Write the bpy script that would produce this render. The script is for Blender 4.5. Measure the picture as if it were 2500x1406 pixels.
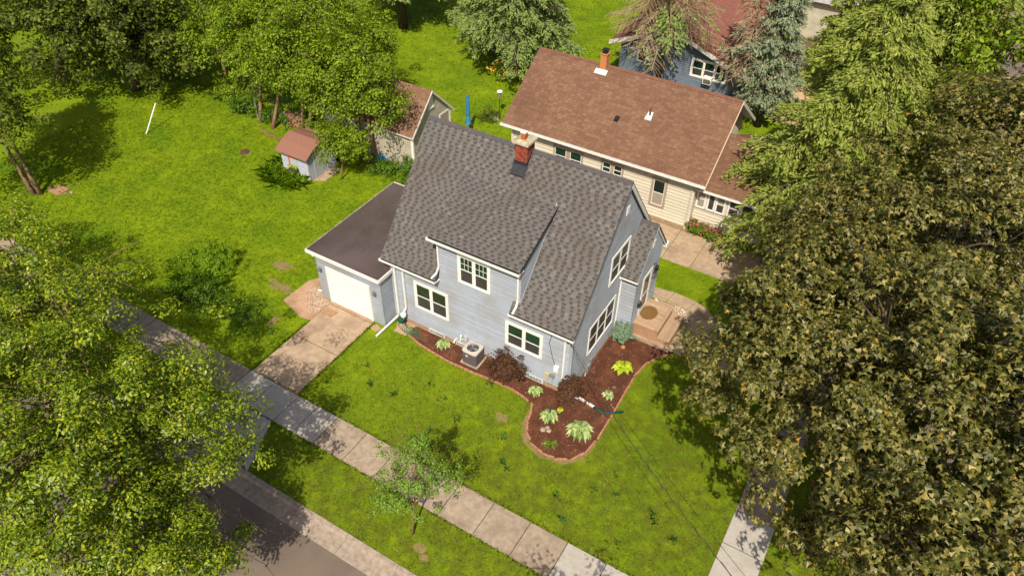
import bpy, math, random
import numpy as np
from mathutils import Vector
random.seed(7)
for o in list(bpy.data.objects): bpy.data.objects.remove(o)
SC = bpy.context.scene
COL = SC.collection
G = -0.1                                   # lawn level
# ------------------------------------------------------------------ camera
F, PITCH, YAW, ROLL = 1799.07, math.radians(41.52), math.radians(30.124), math.radians(1.302)
CAM = Vector((8.201, -19.115, 24.249))
fw = Vector((-math.sin(YAW)*math.cos(PITCH), math.cos(YAW)*math.cos(PITCH), -math.sin(PITCH)))
rt = Vector((math.cos(YAW), math.sin(YAW), 0)); up = rt.cross(fw)
r2 = rt*math.cos(ROLL) + up*math.sin(ROLL); u2 = up*math.cos(ROLL) - rt*math.sin(ROLL)
cd = bpy.data.cameras.new('camera'); cam = bpy.data.objects.new('camera', cd); COL.objects.link(cam)
from mathutils import Matrix
m3 = Matrix((r2, u2, -fw)).transposed()
cam.matrix_world = Matrix.Translation(CAM) @ m3.to_4x4()
cd.sensor_width = 36; cd.lens = 36*F/2500; cd.clip_end = 600; cd.clip_start = .1
SC.camera = cam
# ------------------------------------------------------------------ light
EL = math.radians(50); AZ = Vector((.38, -.925, 0)).normalized()
SUN = Vector((AZ.x*math.cos(EL), AZ.y*math.cos(EL), math.sin(EL)))
w = bpy.data.worlds.new('World'); SC.world = w; w.use_nodes = True
nt = w.node_tree; nt.nodes.clear()
sky = nt.nodes.new('ShaderNodeTexSky'); sky.sky_type = 'NISHITA'; sky.sun_disc = False
sky.sun_elevation = EL; sky.dust_density = 4.; sky.ozone_density = .4; sky.air_density = .8; sky.sun_rotation = math.atan2(AZ.x, AZ.y)
bg = nt.nodes.new('ShaderNodeBackground'); bg.inputs[1].default_value = .088
wo = nt.nodes.new('ShaderNodeOutputWorld')
nt.links.new(sky.outputs[0], bg.inputs[0]); nt.links.new(bg.outputs[0], wo.inputs[0])
sl = bpy.data.lights.new('sun', 'SUN'); sl.energy = 4.9; sl.angle = math.radians(.5); sl.color = (1, .9, .74)
so = bpy.data.objects.new('sun', sl); COL.objects.link(so)
so.rotation_euler = SUN.to_track_quat('Z', 'Y').to_euler(); so.location = (0, -20, 40)
SC.view_settings.view_transform = 'Standard'; SC.view_settings.look = 'None'
SC.view_settings.gamma = 1; SC.view_settings.exposure = .22; SC.view_settings.use_curve_mapping = False
SC.render.engine = 'CYCLES'

# ------------------------------------------------------------------ helpers
def lin(r, g, b, k=1.0):
    f = lambda c: (c/12.92 if c <= .04045 else ((c+.055)/1.055)**2.4)
    return tuple(f(v/255)*k for v in (r, g, b))
MATS = {}
def mat(name, col, col2=None, scale=6., rough=.85, bump=0., bscale=40., island=0., trans=0., spec=.3, metal=0., stretch=None, ramp=None, col3=None, scale3=.7, blotch=(.45,.7), orand=0.):
    """procedural material: noise between two colours, optional second large blotch colour, island variation, bump"""
    if name in MATS: return MATS[name]
    m = bpy.data.materials.new(name); m.use_nodes = True; MATS[name] = m
    n = m.node_tree.nodes; l = m.node_tree.links
    b = n['Principled BSDF']; out = n['Material Output']
    b.inputs['Roughness'].default_value = rough; b.inputs['Metallic'].default_value = metal
    b.inputs['Specular IOR Level'].default_value = spec
    tc = n.new('ShaderNodeNewGeometry'); vec = tc.outputs['Position']
    if stretch:
        mp = n.new('ShaderNodeMapping'); mp.inputs['Scale'].default_value = stretch; l.new(vec, mp.inputs[0]); vec = mp.outputs[0]
    colout = None
    def noise(sc, det=5.):
        t = n.new('ShaderNodeTexNoise'); t.inputs['Scale'].default_value = sc; t.inputs['Detail'].default_value = det
        l.new(vec, t.inputs['Vector']); return t.outputs['Fac']
    def mix(fac, a, c):
        x = n.new('ShaderNodeMix'); x.data_type = 'RGBA'
        if hasattr(fac, 'links'): l.new(fac, x.inputs[0])
        else: x.inputs[0].default_value = fac
        for i, v in ((6, a), (7, c)):
            if hasattr(v, 'links'): l.new(v, x.inputs[i])
            else: x.inputs[i].default_value = (*v, 1)
        return x.outputs[2]
    def rmp(fac, a, c):
        x = n.new('ShaderNodeMapRange'); x.inputs[1].default_value = a; x.inputs[2].default_value = c; l.new(fac, x.inputs[0]); return x.outputs[0]
    colout = col
    if ramp:
        g = n.new('ShaderNodeNewGeometry'); cr = n.new('ShaderNodeValToRGB'); l.new(g.outputs['Random Per Island'], cr.inputs[0])
        e = cr.color_ramp.elements; cr.color_ramp.interpolation = 'LINEAR'
        while len(e) < len(ramp): e.new(.5)
        for q, (p, c) in zip(e, ramp): q.position = p; q.color = (*c, 1)
        colout = cr.outputs[0]
        if col2: colout = mix(rmp(noise(scale), .35, .65), colout, mix(.55, colout, col2))
    elif col2: colout = mix(rmp(noise(scale), .3, .7), col, col2)
    if col3: colout = mix(rmp(noise(scale3), *blotch), colout, col3)
    if island:
        g = n.new('ShaderNodeNewGeometry'); mr = n.new('ShaderNodeMapRange'); l.new(g.outputs['Random Per Island'], mr.inputs[0])
        mr.inputs[3].default_value = 1-island; mr.inputs[4].default_value = 1+island
        hs = n.new('ShaderNodeHueSaturation'); l.new(mr.outputs[0], hs.inputs['Value'])
        if hasattr(colout, 'links'): l.new(colout, hs.inputs['Color'])
        else: hs.inputs['Color'].default_value = (*colout, 1)
        colout = hs.outputs[0]
    if orand:
        g = n.new('ShaderNodeObjectInfo'); mr = n.new('ShaderNodeMapRange'); l.new(g.outputs['Random'], mr.inputs[0])
        mr.inputs[3].default_value = 1-orand; mr.inputs[4].default_value = 1+orand
        hs = n.new('ShaderNodeHueSaturation'); l.new(mr.outputs[0], hs.inputs['Value'])
        if hasattr(colout, 'links'): l.new(colout, hs.inputs['Color'])
        else: hs.inputs['Color'].default_value = (*colout, 1)
        colout = hs.outputs[0]
    if hasattr(colout, 'links'): l.new(colout, b.inputs['Base Color'])
    else: b.inputs['Base Color'].default_value = (*colout, 1)
    if bump:
        bp = n.new('ShaderNodeBump'); bp.inputs['Strength'].default_value = bump; bp.inputs['Distance'].default_value = .02
        l.new(noise(bscale), bp.inputs['Height']); l.new(bp.outputs[0], b.inputs['Normal'])
    if trans:
        tr = n.new('ShaderNodeBsdfTranslucent'); ms = n.new('ShaderNodeMixShader'); ms.inputs[0].default_value = trans
        hs = n.new('ShaderNodeHueSaturation'); hs.inputs['Saturation'].default_value = 1.15; hs.inputs['Value'].default_value = 1.5
        if hasattr(colout, 'links'): l.new(colout, hs.inputs['Color'])
        else: hs.inputs['Color'].default_value = (*colout, 1)
        l.new(hs.outputs[0], tr.inputs[0]); l.new(b.outputs[0], ms.inputs[1]); l.new(tr.outputs[0], ms.inputs[2]); l.new(ms.outputs[0], out.inputs[0])
    return m

ORG = {}
def tag(o, label=None, cat=None, group=None, kind=None):
    if label: o['label'] = label
    if cat: o['category'] = cat
    if group: o['group'] = group
    if kind: o['kind'] = kind
    return o
def thing(name, label, cat, loc=(0, 0, G), group=None, kind=None):
    o = bpy.data.objects.new(name, None); COL.objects.link(o); o.location = loc; o.empty_display_size = .3
    ORG[o] = Vector(loc); return tag(o, label, cat, group, kind)
class MB:
    def __init__(s): s.v = []; s.f = []
    def face(s, pts):
        i = len(s.v); s.v += [tuple(p) for p in pts]; s.f.append(tuple(range(i, i+len(pts))))
    def hexa(s, p):      # 8 points: bottom 4 ccw, top 4 ccw
        i = len(s.v); s.v += [tuple(q) for q in p]
        for f in ((3,2,1,0),(4,5,6,7),(0,1,5,4),(1,2,6,5),(2,3,7,6),(3,0,4,7)): s.f.append(tuple(i+k for k in f))
    def box(s, a, b):
        x0,y0,z0 = a; x1,y1,z1 = b
        s.hexa([(x0,y0,z0),(x1,y0,z0),(x1,y1,z0),(x0,y1,z0),(x0,y0,z1),(x1,y0,z1),(x1,y1,z1),(x0,y1,z1)])
    def pbox(s, P, s0, s1, z0, z1, o0, o1):  # box in wall coordinates
        s.hexa([P(s0,z0,o1),P(s1,z0,o1),P(s1,z0,o0),P(s0,z0,o0),P(s0,z1,o1),P(s1,z1,o1),P(s1,z1,o0),P(s0,z1,o0)])
    def prism(s, poly, z0, z1):
        n = len(poly); i = len(s.v)
        s.v += [(p[0],p[1],z0) for p in poly] + [(p[0],p[1],z1) for p in poly]
        s.f.append(tuple(i+n+k for k in range(n))); s.f.append(tuple(i+k for k in reversed(range(n))))
        for k in range(n): s.f.append((i+k, i+(k+1)%n, i+n+(k+1)%n, i+n+k))
    def tube(s, pts, rad, n=6, cap=True):
        pts = [Vector(p) for p in pts]
        if not hasattr(rad, '__len__'): rad = [rad]*len(pts)
        base = len(s.v); prev = None
        for k, p in enumerate(pts):
            d = (pts[min(k+1,len(pts)-1)]-pts[max(k-1,0)])
            if d.length < 1e-6: d = Vector((0,0,1))
            d.normalize()
            if prev is None: a = d.orthogonal().normalized()
            else:
                a = prev - d*prev.dot(d)
                a = a.normalized() if a.length > 1e-5 else d.orthogonal().normalized()
            prev = a; b = d.cross(a)
            for j in range(n):
                t = 2*math.pi*j/n; s.v.append(tuple(p+(a*math.cos(t)+b*math.sin(t))*rad[k]))
        for k in range(len(pts)-1):
            for j in range(n): s.f.append((base+k*n+j, base+k*n+(j+1)%n, base+(k+1)*n+(j+1)%n, base+(k+1)*n+j))
        if cap:
            s.f.append(tuple(base+j for j in reversed(range(n)))); e = base+(len(pts)-1)*n; s.f.append(tuple(e+j for j in range(n)))
    def lathe(s, c, prof, n=16):
        base = len(s.v)
        for r, z in prof:
            for j in range(n):
                t = 2*math.pi*j/n; s.v.append((c[0]+r*math.cos(t), c[1]+r*math.sin(t), c[2]+z))
        for k in range(len(prof)-1):
            for j in range(n): s.f.append((base+k*n+j, base+k*n+(j+1)%n, base+(k+1)*n+(j+1)%n, base+(k+1)*n+j))
        s.f.append(tuple(base+j for j in reversed(range(n)))); e = base+(len(prof)-1)*n; s.f.append(tuple(e+j for j in range(n)))
    def build(s, name, m, parent=None, smooth=False, bevel=0, **kw):
        me = bpy.data.meshes.new(name); og = Vector((0,0,0))
        p = parent
        if p is not None: og = ORG[p]
        me.from_pydata([(v[0]-og.x, v[1]-og.y, v[2]-og.z) for v in s.v], [], s.f); me.update()
        if smooth: me.polygons.foreach_set('use_smooth', [True]*len(me.polygons))
        if isinstance(m, (list, tuple)):
            for q in m: me.materials.append(q)
        else: me.materials.append(m)
        o = bpy.data.objects.new(name, me); COL.objects.link(o)
        if p is not None: o.parent = p
        ORG[o] = og
        if bevel:
            md = o.modifiers.new('b', 'BEVEL'); md.width = bevel; md.segments = 2
        return tag(o, **kw)
def rawmesh(name, V, loops, lstart, ltot, m, parent=None, smooth=False):
    me = bpy.data.meshes.new(name); og = ORG[parent] if parent is not None else Vector((0,0,0))
    V = V - np.array(og)[None]
    me.vertices.add(len(V)); me.vertices.foreach_set('co', V.astype(np.float32).ravel())
    me.loops.add(len(loops)); me.loops.foreach_set('vertex_index', loops.astype(np.int32))
    me.polygons.add(len(lstart)); me.polygons.foreach_set('loop_start', lstart.astype(np.int32))
    try: me.polygons.foreach_set('loop_total', ltot.astype(np.int32))
    except Exception: pass
    me.update(calc_edges=True); me.validate(); me.materials.append(m)
    if smooth: me.polygons.foreach_set('use_smooth', [True]*len(me.polygons))
    o = bpy.data.objects.new(name, me); COL.objects.link(o)
    if parent is not None: o.parent = parent
    ORG[o] = og
    return o
def inst(src_mesh, name, parent, loc):      # piece sharing mesh data; loc is world
    o = bpy.data.objects.new(name, src_mesh); COL.objects.link(o); o.parent = parent
    o.location = Vector(loc)-ORG[parent]; return o
def inpoly(x, y, poly):
    c = np.zeros(len(x), bool); n = len(poly); j = n-1
    for i in range(n):
        xi, yi = poly[i]; xj, yj = poly[j]
        k = ((yi > y) != (yj > y)) & (x < (xj-xi)*(y-yi)/((yj-yi) or 1e-9)+xi)
        c ^= k; j = i
    return c
def clip(poly, a, b, zlo, zhi):  # convex polygon (s,z) between z=zlo..zhi
    def half(p, z, keep_above):
        r = []
        for i in range(len(p)):
            A, B = p[i], p[(i+1) % len(p)]
            ia = (A[1] >= z) if keep_above else (A[1] <= z); ib = (B[1] >= z) if keep_above else (B[1] <= z)
            if ia: r.append(A)
            if ia != ib:
                t = (z-A[1])/(B[1]-A[1]); r.append((A[0]+(B[0]-A[0])*t, z))
        return r
    p = half(poly, zlo, True)
    return half(p, zhi, False) if len(p) > 2 else []

# ------------------------------------------------------------------ materials
SIDING = mat('blue_grey_siding', lin(165,174,188,.92), lin(158,168,182,.9), 3, rough=.6, island=.07, col3=lin(158,158,164,.85), scale3=.9)
SHEDS  = mat('pale_shed_siding', lin(176,182,196), lin(166,172,186), 5, rough=.7, orand=.08)
WHITE  = mat('white_trim', (.76,.75,.73), (.68,.67,.65), 5, rough=.5, bump=.05)
WHITE2 = mat('aged_white_trim', (.7,.68,.65), (.5,.46,.42), 7, rough=.7)
DOORW  = mat('garage_door_white', (.8,.79,.78), (.75,.74,.73), 3, rough=.5)
CREAM  = mat('cream_siding', lin(226,219,201,.8), lin(218,211,192,.78), 3, rough=.7, orand=.06)
CREAM2 = mat('old_cream_siding', lin(205,198,178,.8), lin(190,184,166,.7), 2, rough=.75, orand=.08)
TAUPE  = mat('taupe_casing', lin(176,156,140,.8), rough=.7)
NAVY   = mat('slate_blue_siding', lin(134,148,168,.68), lin(122,136,154,.66), 3, rough=.7, island=.05)
BLACK  = mat('black_metal', (.015,.015,.017), rough=.5)
def pane_mat(name, a, b):
    m = mat(name, a, b, 1.7, rough=.06, spec=.8); return m
GLASS  = pane_mat('window_glass_dark', (.012,.016,.014), (.03,.04,.032))
GLASSG = pane_mat('window_glass_green', (.01,.05,.03), (.012,.025,.02))
SCREEN = mat('insect_screen', (.055,.052,.05), (.04,.038,.036), 2., rough=.5)
CURT   = mat('curtain', lin(200,190,175,.7), lin(150,140,128,.6), 14, rough=.9, stretch=(9,9,1))
SHING  = mat('grey_shingle', None or (0,0,0), (.135,.125,.115), 9, rough=.95, bump=.5, bscale=90,
    ramp=[(0,lin(93,91,90)),(.75,lin(99,97,96)),(.9,lin(106,104,102)),(1,lin(114,112,109))], col3=lin(90,80,72), scale3=.55, blotch=(.5,.95))
SHINGD = mat('grey_shingle_course', lin(90,87,86), lin(96,93,91), 12, rough=.95, bump=.5, bscale=90, col3=lin(74,64,56), scale3=.55, blotch=(.5,.95))
SHBAND = mat('dark_granule_band', lin(66,62,61), lin(76,71,69), 9, rough=.95)
RIDGE  = mat('ridge_shingle', lin(76,73,76), lin(86,82,84), 6, rough=.95, bump=.4, bscale=80, island=.06)
BROWN  = mat('brown_shingle', (0,0,0), lin(118,98,88,.8), 14, rough=.95, bump=.5, bscale=80,
    ramp=[(0,lin(110,77,57)),(.5,lin(122,88,66)),(1,lin(134,101,78))], col3=lin(92,64,50), scale3=.3, blotch=(.5,.85))
BROWND = mat('brown_shingle_course', lin(84,54,44), lin(96,64,52), 8, rough=.95, bump=.4, col3=lin(96,66,58), scale3=.4)
MEMB   = mat('dark_roof_membrane', lin(72,63,60), lin(82,72,69), 1.2, rough=.55, bump=.1, bscale=9, col3=lin(92,80,80), scale3=.5)
CONC   = mat('old_concrete', lin(170,154,136,.95), lin(144,128,112,.95), 5, rough=.95, bump=.4, bscale=60, col3=lin(112,98,86), scale3=1.1, blotch=(.52,.85), orand=.04)
CONCN  = mat('new_concrete', lin(178,173,166,.95), lin(166,160,152,.95), 7, rough=.9, bump=.3, bscale=60, orand=.03, col3=lin(150,142,132), scale3=1.3, blotch=(.5,.9))
CONCR  = mat('driveway_concrete', lin(178,157,133,.95), lin(157,136,113,.95), 4, rough=.95, bump=.4, bscale=70, col3=lin(118,98,84), scale3=.8, blotch=(.5,.82), orand=.05)
GUTC   = mat('gutter_concrete', lin(168,154,140,.95), lin(140,126,114,.9), 6, rough=.95, bump=.4, bscale=60, orand=.08)
ROADM  = mat('asphalt', lin(132,118,106,.95), lin(110,97,87,.95), 45, rough=.95, bump=.7, bscale=120, col3=lin(88,78,74), scale3=.45, blotch=(.45,.8))
FOUND  = mat('foundation_block', lin(190,158,132,.8), lin(160,128,106,.8), 6, rough=.95, bump=.5)
MULCH  = mat('brown_mulch', lin(98,60,42,.95), lin(66,40,29,.9), 26, rough=1, bump=1., bscale=45, col3=lin(112,72,52), scale3=1.5)
CHIP   = mat('mulch_chip', (0,0,0), rough=1, ramp=[(0,lin(64,34,27)),(.5,lin(98,54,41)),(.9,lin(120,72,54)),(1,lin(168,120,92))])
EDGE   = mat('edging_block', (0,0,0), lin(150,100,78,.8), 9, rough=.95, ramp=[(0,lin(150,104,80)),(1,lin(182,134,106))], orand=.08)
DECKM  = mat('porch_boards', (0,0,0), lin(140,116,92,.9), 8, rough=.9, stretch=(1,6,1), ramp=[(0,lin(168,140,114)),(1,lin(186,158,130))], orand=.14)
BARK   = mat('bark', lin(120,102,88,.7), lin(70,58,50,.7), 9, rough=1, bump=.8, bscale=20, stretch=(1,1,.3))
BARKT  = mat('tan_bark', lin(158,128,100,.8), lin(110,86,68,.8), 9, rough=1, bump=.6, bscale=20, stretch=(1,1,.3))
DEADW  = mat('dead_twigs', lin(178,154,122,.85), lin(144,122,96,.8), 7, rough=1)
BRICK  = mat('red_brick', lin(172,84,58,.9), lin(136,58,42,.9), 14, rough=.95, bump=.4, orand=.08)
BRICK2 = mat('dark_red_brick', lin(132,60,46,.9), lin(110,50,40,.9), 14, rough=.95, bump=.4, orand=.08)
BRICKO = mat('tan_brick', lin(205,140,88,.85), lin(182,118,74,.85), 10, rough=.95)
MORT   = mat('mortar', lin(150,128,112,.8), rough=1)
CAPM   = mat('chimney_cap_concrete', lin(200,192,168,.85), lin(160,148,124,.8), 8, rough=.95, bump=.4)
FLUE   = mat('clay_flue', lin(200,112,52,.85), lin(170,92,44,.8), 6, rough=.9)
TAR    = mat('flashing_tar', lin(34,36,44), lin(52,54,60), 5, rough=.6)
ACM    = mat('ac_grey_metal', lin(98,90,92), rough=.5)
ACL    = mat('ac_light_top', lin(190,184,176,.9), rough=.5)
HOSE   = mat('green_hose', lin(16,112,84,.8), rough=.4)
BLUE   = mat('blue_fabric', lin(60,140,190,.8), lin(44,120,176,.8), 6, rough=.8)
ORNG   = mat('orange_red_wood', lin(205,92,52,.9), rough=.8)
GREYM  = mat('galvanised_grey', lin(168,172,178,.7), rough=.5, metal=.3)
WIREM  = mat('aluminium_cable', lin(150,140,128,.6), rough=.5)
STONE  = mat('pale_pebbles', (0,0,0), rough=.95, ramp=[(0,lin(196,172,150,.8)),(.5,lin(216,200,182,.9)),(1,lin(164,136,112,.8))])
ROCK   = mat('field_stone', lin(190,166,148,.8), lin(160,138,122,.8), 9, rough=.95, bump=.5)
WOOD   = mat('split_firewood', (0,0,0), rough=1, ramp=[(0,lin(110,84,62)),(.5,lin(150,118,88)),(1,lin(184,150,116))])
RUG    = mat('coir_rug', lin(136,100,60,.9), lin(104,80,48,.9), 20, rough=1)
RUGR   = mat('rug_rim', lin(150,92,44,.9), rough=1)
DIRT   = mat('bare_soil', lin(166,128,102,.9), lin(136,104,78,.9), 7, rough=1, bump=.5)

def foliage(name, cols, trans=.35, rough=.6, spec=.25):
    n = len(cols); return mat(name, (0,0,0), rough=rough, spec=spec, trans=trans, ramp=[(i/(n-1) if n > 1 else 0, c) for i, c in enumerate(cols)])
L_MAPLE = mat('maple_leaves', (0,0,0), rough=.5, trans=.2, spec=.4, ramp=[(0,lin(46,54,14)),(.35,lin(74,80,25)),(.7,lin(106,102,40)),(.98,lin(154,144,86)),(.992,lin(164,132,34)),(1,lin(190,140,36))])
L_LOC   = foliage('bright_leaflets', [lin(46,72,6),lin(82,108,10),lin(120,138,16),lin(172,178,34)], .28, .45, .4)
L_BOX   = foliage('light_green_leaves', [lin(62,84,12),lin(90,114,15),lin(118,142,20),lin(142,164,34)], .32)
L_DARK  = foliage('dark_green_leaves', [lin(36,48,12),lin(60,74,16),lin(88,102,24),lin(118,126,34)], .25)
L_OLIVE = foliage('olive_leaves', [lin(64,82,22),lin(96,112,30),lin(122,134,36)], .3)
L_SPR   = foliage('yellow_green_needles', [lin(92,108,38),lin(128,142,56),lin(164,170,88)], .3, .8)
L_BSPR  = foliage('blue_green_needles', [lin(94,108,82),lin(124,136,106),lin(150,160,128)], .15, .8)
L_GSPR  = foliage('grey_green_needles', [lin(88,108,52),lin(114,134,68),lin(140,156,88)], .2, .8)
L_PURP  = foliage('purple_bronze_leaves', [lin(52,32,26),lin(78,50,34),lin(100,72,40),lin(70,42,40)], .2)
L_HOST  = foliage('variegated_hosta_leaves', [lin(100,130,60),lin(142,164,92),lin(196,204,160)], .2)
L_LIME  = foliage('lime_hosta_leaves', [lin(140,164,20),lin(166,184,36),lin(184,198,60)], .25)
L_SHRUB = foliage('shrub_leaves', [lin(56,84,16),lin(84,118,24),lin(112,144,34)], .35)
L_GLOBE = foliage('blue_spruce_needles', [lin(92,118,96),lin(118,142,116),lin(140,160,134)], .1, .9)
L_STREET= foliage('small_tree_leaves', [lin(78,112,34),lin(112,146,50),lin(150,176,80)], .35)
L_LONG  = foliage('long_grass_green', [lin(92,126,16),lin(122,154,24),lin(150,176,44)], .45)
PINK    = foliage('pink_petals', [lin(200,60,100),lin(226,96,130),lin(236,140,160)], .3)
YELL    = foliage('yellow_petals', [lin(226,180,40),lin(236,200,90)], .3)
ORAN    = foliage('orange_petals', [lin(220,110,20),lin(236,150,40)], .3)

def grass_mat(name, blades):
    m = bpy.data.materials.new(name); m.use_nodes = True; n = m.node_tree.nodes; l = m.node_tree.links
    b = n['Principled BSDF']; b.inputs['Roughness'].default_value = .8; b.inputs['Specular IOR Level'].default_value = .15
    g = n.new('ShaderNodeNewGeometry')
    def noi(sc, det=4):
        t = n.new('ShaderNodeTexNoise'); t.inputs['Scale'].default_value = sc; t.inputs['Detail'].default_value = det; l.new(g.outputs['Position'], t.inputs['Vector']); return t.outputs['Fac']
    def mr(f, a, c):
        x = n.new('ShaderNodeMapRange'); x.inputs[1].default_value = a; x.inputs[2].default_value = c; l.new(f, x.inputs[0]); return x.outputs[0]
    def mx(f, a, c):
        x = n.new('ShaderNodeMix'); x.data_type = 'RGBA'
        if hasattr(f,'links'): l.new(f, x.inputs[0])
        else: x.inputs[0].default_value = f
        for i, v in ((6,a),(7,c)):
            if hasattr(v,'links'): l.new(v, x.inputs[i])
            else: x.inputs[i].default_value = (*v,1)
        return x.outputs[2]
    c = mx(mr(noi(.9,6), .35, .65), lin(100,122,10), lin(122,142,13))
    c = mx(mr(noi(4,5), .42, .95), c, lin(88,114,12))
    c = mx(mr(noi(.32,5), .48, .72), c, lin(84,114,10)); c = mx(mr(noi(9,4), .56, .78), c, lin(70,98,12))
    c = mx(mr(noi(16,3), .5, .85), c, lin(122,138,26))
    # drier, olive turf towards the street corner of the front yard
    sx = n.new('ShaderNodeSeparateXYZ'); l.new(g.outputs['Position'], sx.inputs[0])
    mm = n.new('ShaderNodeMath'); mm.operation = 'SUBTRACT'; l.new(sx.outputs[0], mm.inputs[0]); l.new(sx.outputs[1], mm.inputs[1])
    dry = mr(mm.outputs[0], -8., 4.)
    m2 = n.new('ShaderNodeMath'); m2.operation = 'MULTIPLY'; l.new(dry, m2.inputs[0]); l.new(mr(noi(2.2,6), .3, .62), m2.inputs[1])
    m3_ = n.new('ShaderNodeMath'); m3_.operation = 'MULTIPLY'; m3_.inputs[1].default_value = .85; l.new(m2.outputs[0], m3_.inputs[0])
    c = mx(m3_.outputs[0], c, lin(88,96,24))
    if blades:
        rr = n.new('ShaderNodeMapRange'); l.new(g.outputs['Random Per Island'], rr.inputs[0]); rr.inputs[3].default_value = .85; rr.inputs[4].default_value = 1.3
        hs = n.new('ShaderNodeHueSaturation'); l.new(rr.outputs[0], hs.inputs['Value']); l.new(c, hs.inputs['Color']); c = hs.outputs[0]
        tr = n.new('ShaderNodeBsdfTranslucent'); l.new(c, tr.inputs[0]); ms = n.new('ShaderNodeMixShader'); ms.inputs[0].default_value = .35
        l.new(b.outputs[0], ms.inputs[1]); l.new(tr.outputs[0], ms.inputs[2]); l.new(ms.outputs[0], n['Material Output'].inputs[0])
    else:
        bp = n.new('ShaderNodeBump'); bp.inputs['Strength'].default_value = .8; bp.inputs['Distance'].default_value = .04; l.new(noi(22,6), bp.inputs['Height']); l.new(bp.outputs[0], b.inputs['Normal'])
    l.new(c, b.inputs['Base Color']); MATS[name] = m
    return m
GRASS = grass_mat('lawn_turf', False); BLADE = grass_mat('grass_blades', True)

# ================================================================== SETTING
def sheet(name, poly, z, m, **kw):
    b = MB(); b.face([(x, y, z) for x, y in poly]); return b.build(name, m, None, kind='structure', **kw)
R = lambda x0, y0, x1, y1: [(x0,y0),(x1,y0),(x1,y1),(x0,y1)]
earth = sheet('ground', R(-220,-120,220,320), -.6, DIRT)
lawn = MB()
for q in (R(-220,-9.91,12.2,320), R(-220,-120,12.2,-19.6), R(20.6,-120,220,-19.6), R(20.6,-9.91,220,320)): lawn.face([(x,y,G) for x,y in q])
lawn = lawn.build('lawn', GRASS, None, kind='structure')
road = MB(); road.face([(x,y,-.245) for x,y in R(-220,-18.8,220,-10.75)])
road.face([(x,y,-.245) for x,y in R(12.95,-10.75,19.85,320)]); road.face([(x,y,-.245) for x,y in R(12.95,-120,19.85,-18.8)])
road = road.build('road', ROADM, None, kind='structure')
def crack(b, p, q, w_, seed, z):
    rr = random.Random(seed); n = 26; L_ = []; 
    for k in range(n+1):
        t = k/n; dx, dy = q[0]-p[0], q[1]-p[1]; l_ = math.hypot(dx,dy); o_ = rr.uniform(-.12,.12)+.25*math.sin(t*7+seed); L_.append((p[0]+dx*t-dy/l_*o_, p[1]+dy*t+dx/l_*o_, w_*rr.uniform(.4,1.2)))
    for a, c in zip(L_[:-1], L_[1:]): b.face([(a[0],a[1]-a[2],z),(c[0],c[1]-c[2],z),(c[0],c[1]+c[2],z),(a[0],a[1]+a[2],z)])
b = MB()
for i_, (p, q) in enumerate([((-14,-12.3),(6,-12.6)),((-9,-14.5),(8,-14.0)),((-2,-10.9),(-1.2,-17)),((-6.5,-10.8),(-7.5,-16)),((-12,-11),(-11,-18)),((2,-16.5),(9,-16.0))]): crack(b, p, q, .015, i_, -.241)
b.build('road_crack', mat('sealed_crack', lin(76,68,64), rough=.8), None, kind='structure')
# --- kerb and gutter: cast sections with joints
kerb = thing('kerb', None, None, (-6, -10.2, G), kind='structure')
def kerb_mesh(L):
    b = MB(); pr = [(-9.91,-.5),(-9.91,-.075),(-10.07,-.08),(-10.13,-.225),(-10.74,-.235),(-10.74,-.5)]
    g = .008
    for i in range(len(pr)):
        p, q = pr[i], pr[(i+1) % len(pr)]
        b.face([(g,p[0],p[1]),(g,q[0],q[1]),(L-g,q[0],q[1]),(L-g,p[0],p[1])][::-1])
    b.face([(g,p[0],p[1]) for p in pr]); b.face([(L-g,p[0],p[1]) for p in reversed(pr)])
    me = bpy.data.meshes.new('kerb_section'); me.from_pydata(b.v, [], b.f); me.materials.append(GUTC); return me
km = kerb_mesh(2.27)
for i in range(-20, 8): inst(km, 'kerb_section', kerb, (-5.98+2.27*i, 0, 0))
k2 = kerb_mesh(2.27)
for i in range(0, 16):
    o = inst(km, 'kerb_section', kerb, (12.2-9.91, -9.6+2.27*i, 0)); o.rotation_euler.z = math.pi/2; o.location.x = 12.2-9.91+.0 - ORG[kerb].x
    o.location.y = -9.6+2.27*i-ORG[kerb].y
# --- sidewalks: individual slabs
sw = thing('sidewalk', None, None, (-3, -6.8, G), kind='structure')
def slab_mesh(w, d, name='slab', m=CONC, h=.12):
    b = MB(); e = .012
    b.hexa([(0,0,-h),(w,0,-h),(w,d,-h),(0,d,-h),(e,e,0),(w-e,e,0),(w-e,d-e,0),(e,d-e,0)])
    me = bpy.data.meshes.new(name); me.from_pydata(b.v, [], b.f); me.materials.append(m); return me
js = [-9.7,-8.62,-7.54]; old = [-7.54,-6.0,-4.46,-2.95,-1.45,.1,1.66,3.2]; new = [3.2,4.73,6.26,7.9]
left = [-9.7-1.4, -12.5]
def slabrow(joints, m):
    for a, c in zip(joints[:-1], joints[1:]):
        me = slab_mesh(abs(c-a)-.01, 1.56, m=m); inst(me, 'slab', sw, (min(a,c)+.005, -7.63, G+.025+random.uniform(-.004,.004)))
slabrow(js, CONCN); slabrow([-12.5,-11.1,-9.7], CONCN); slabrow(old, CONC); slabrow(new, CONCN)
me = slab_mesh(1.51, 1.56, m=CONC)
for i in range(1, 22): inst(me, 'slab', sw, (-12.5-1.53*i, -7.63, G+.025))
sw2 = thing('side_sidewalk', None, None, (8.7, 0, G), kind='structure')
me = slab_mesh(1.5, 1.51, m=CONC); mn = slab_mesh(1.5, 1.51, m=CONCN)
for i in range(-5, 20): inst(mn if i < 0 else me, 'slab', sw2, (7.93, -1.6+1.53*i+.005, G+.03))
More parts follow.
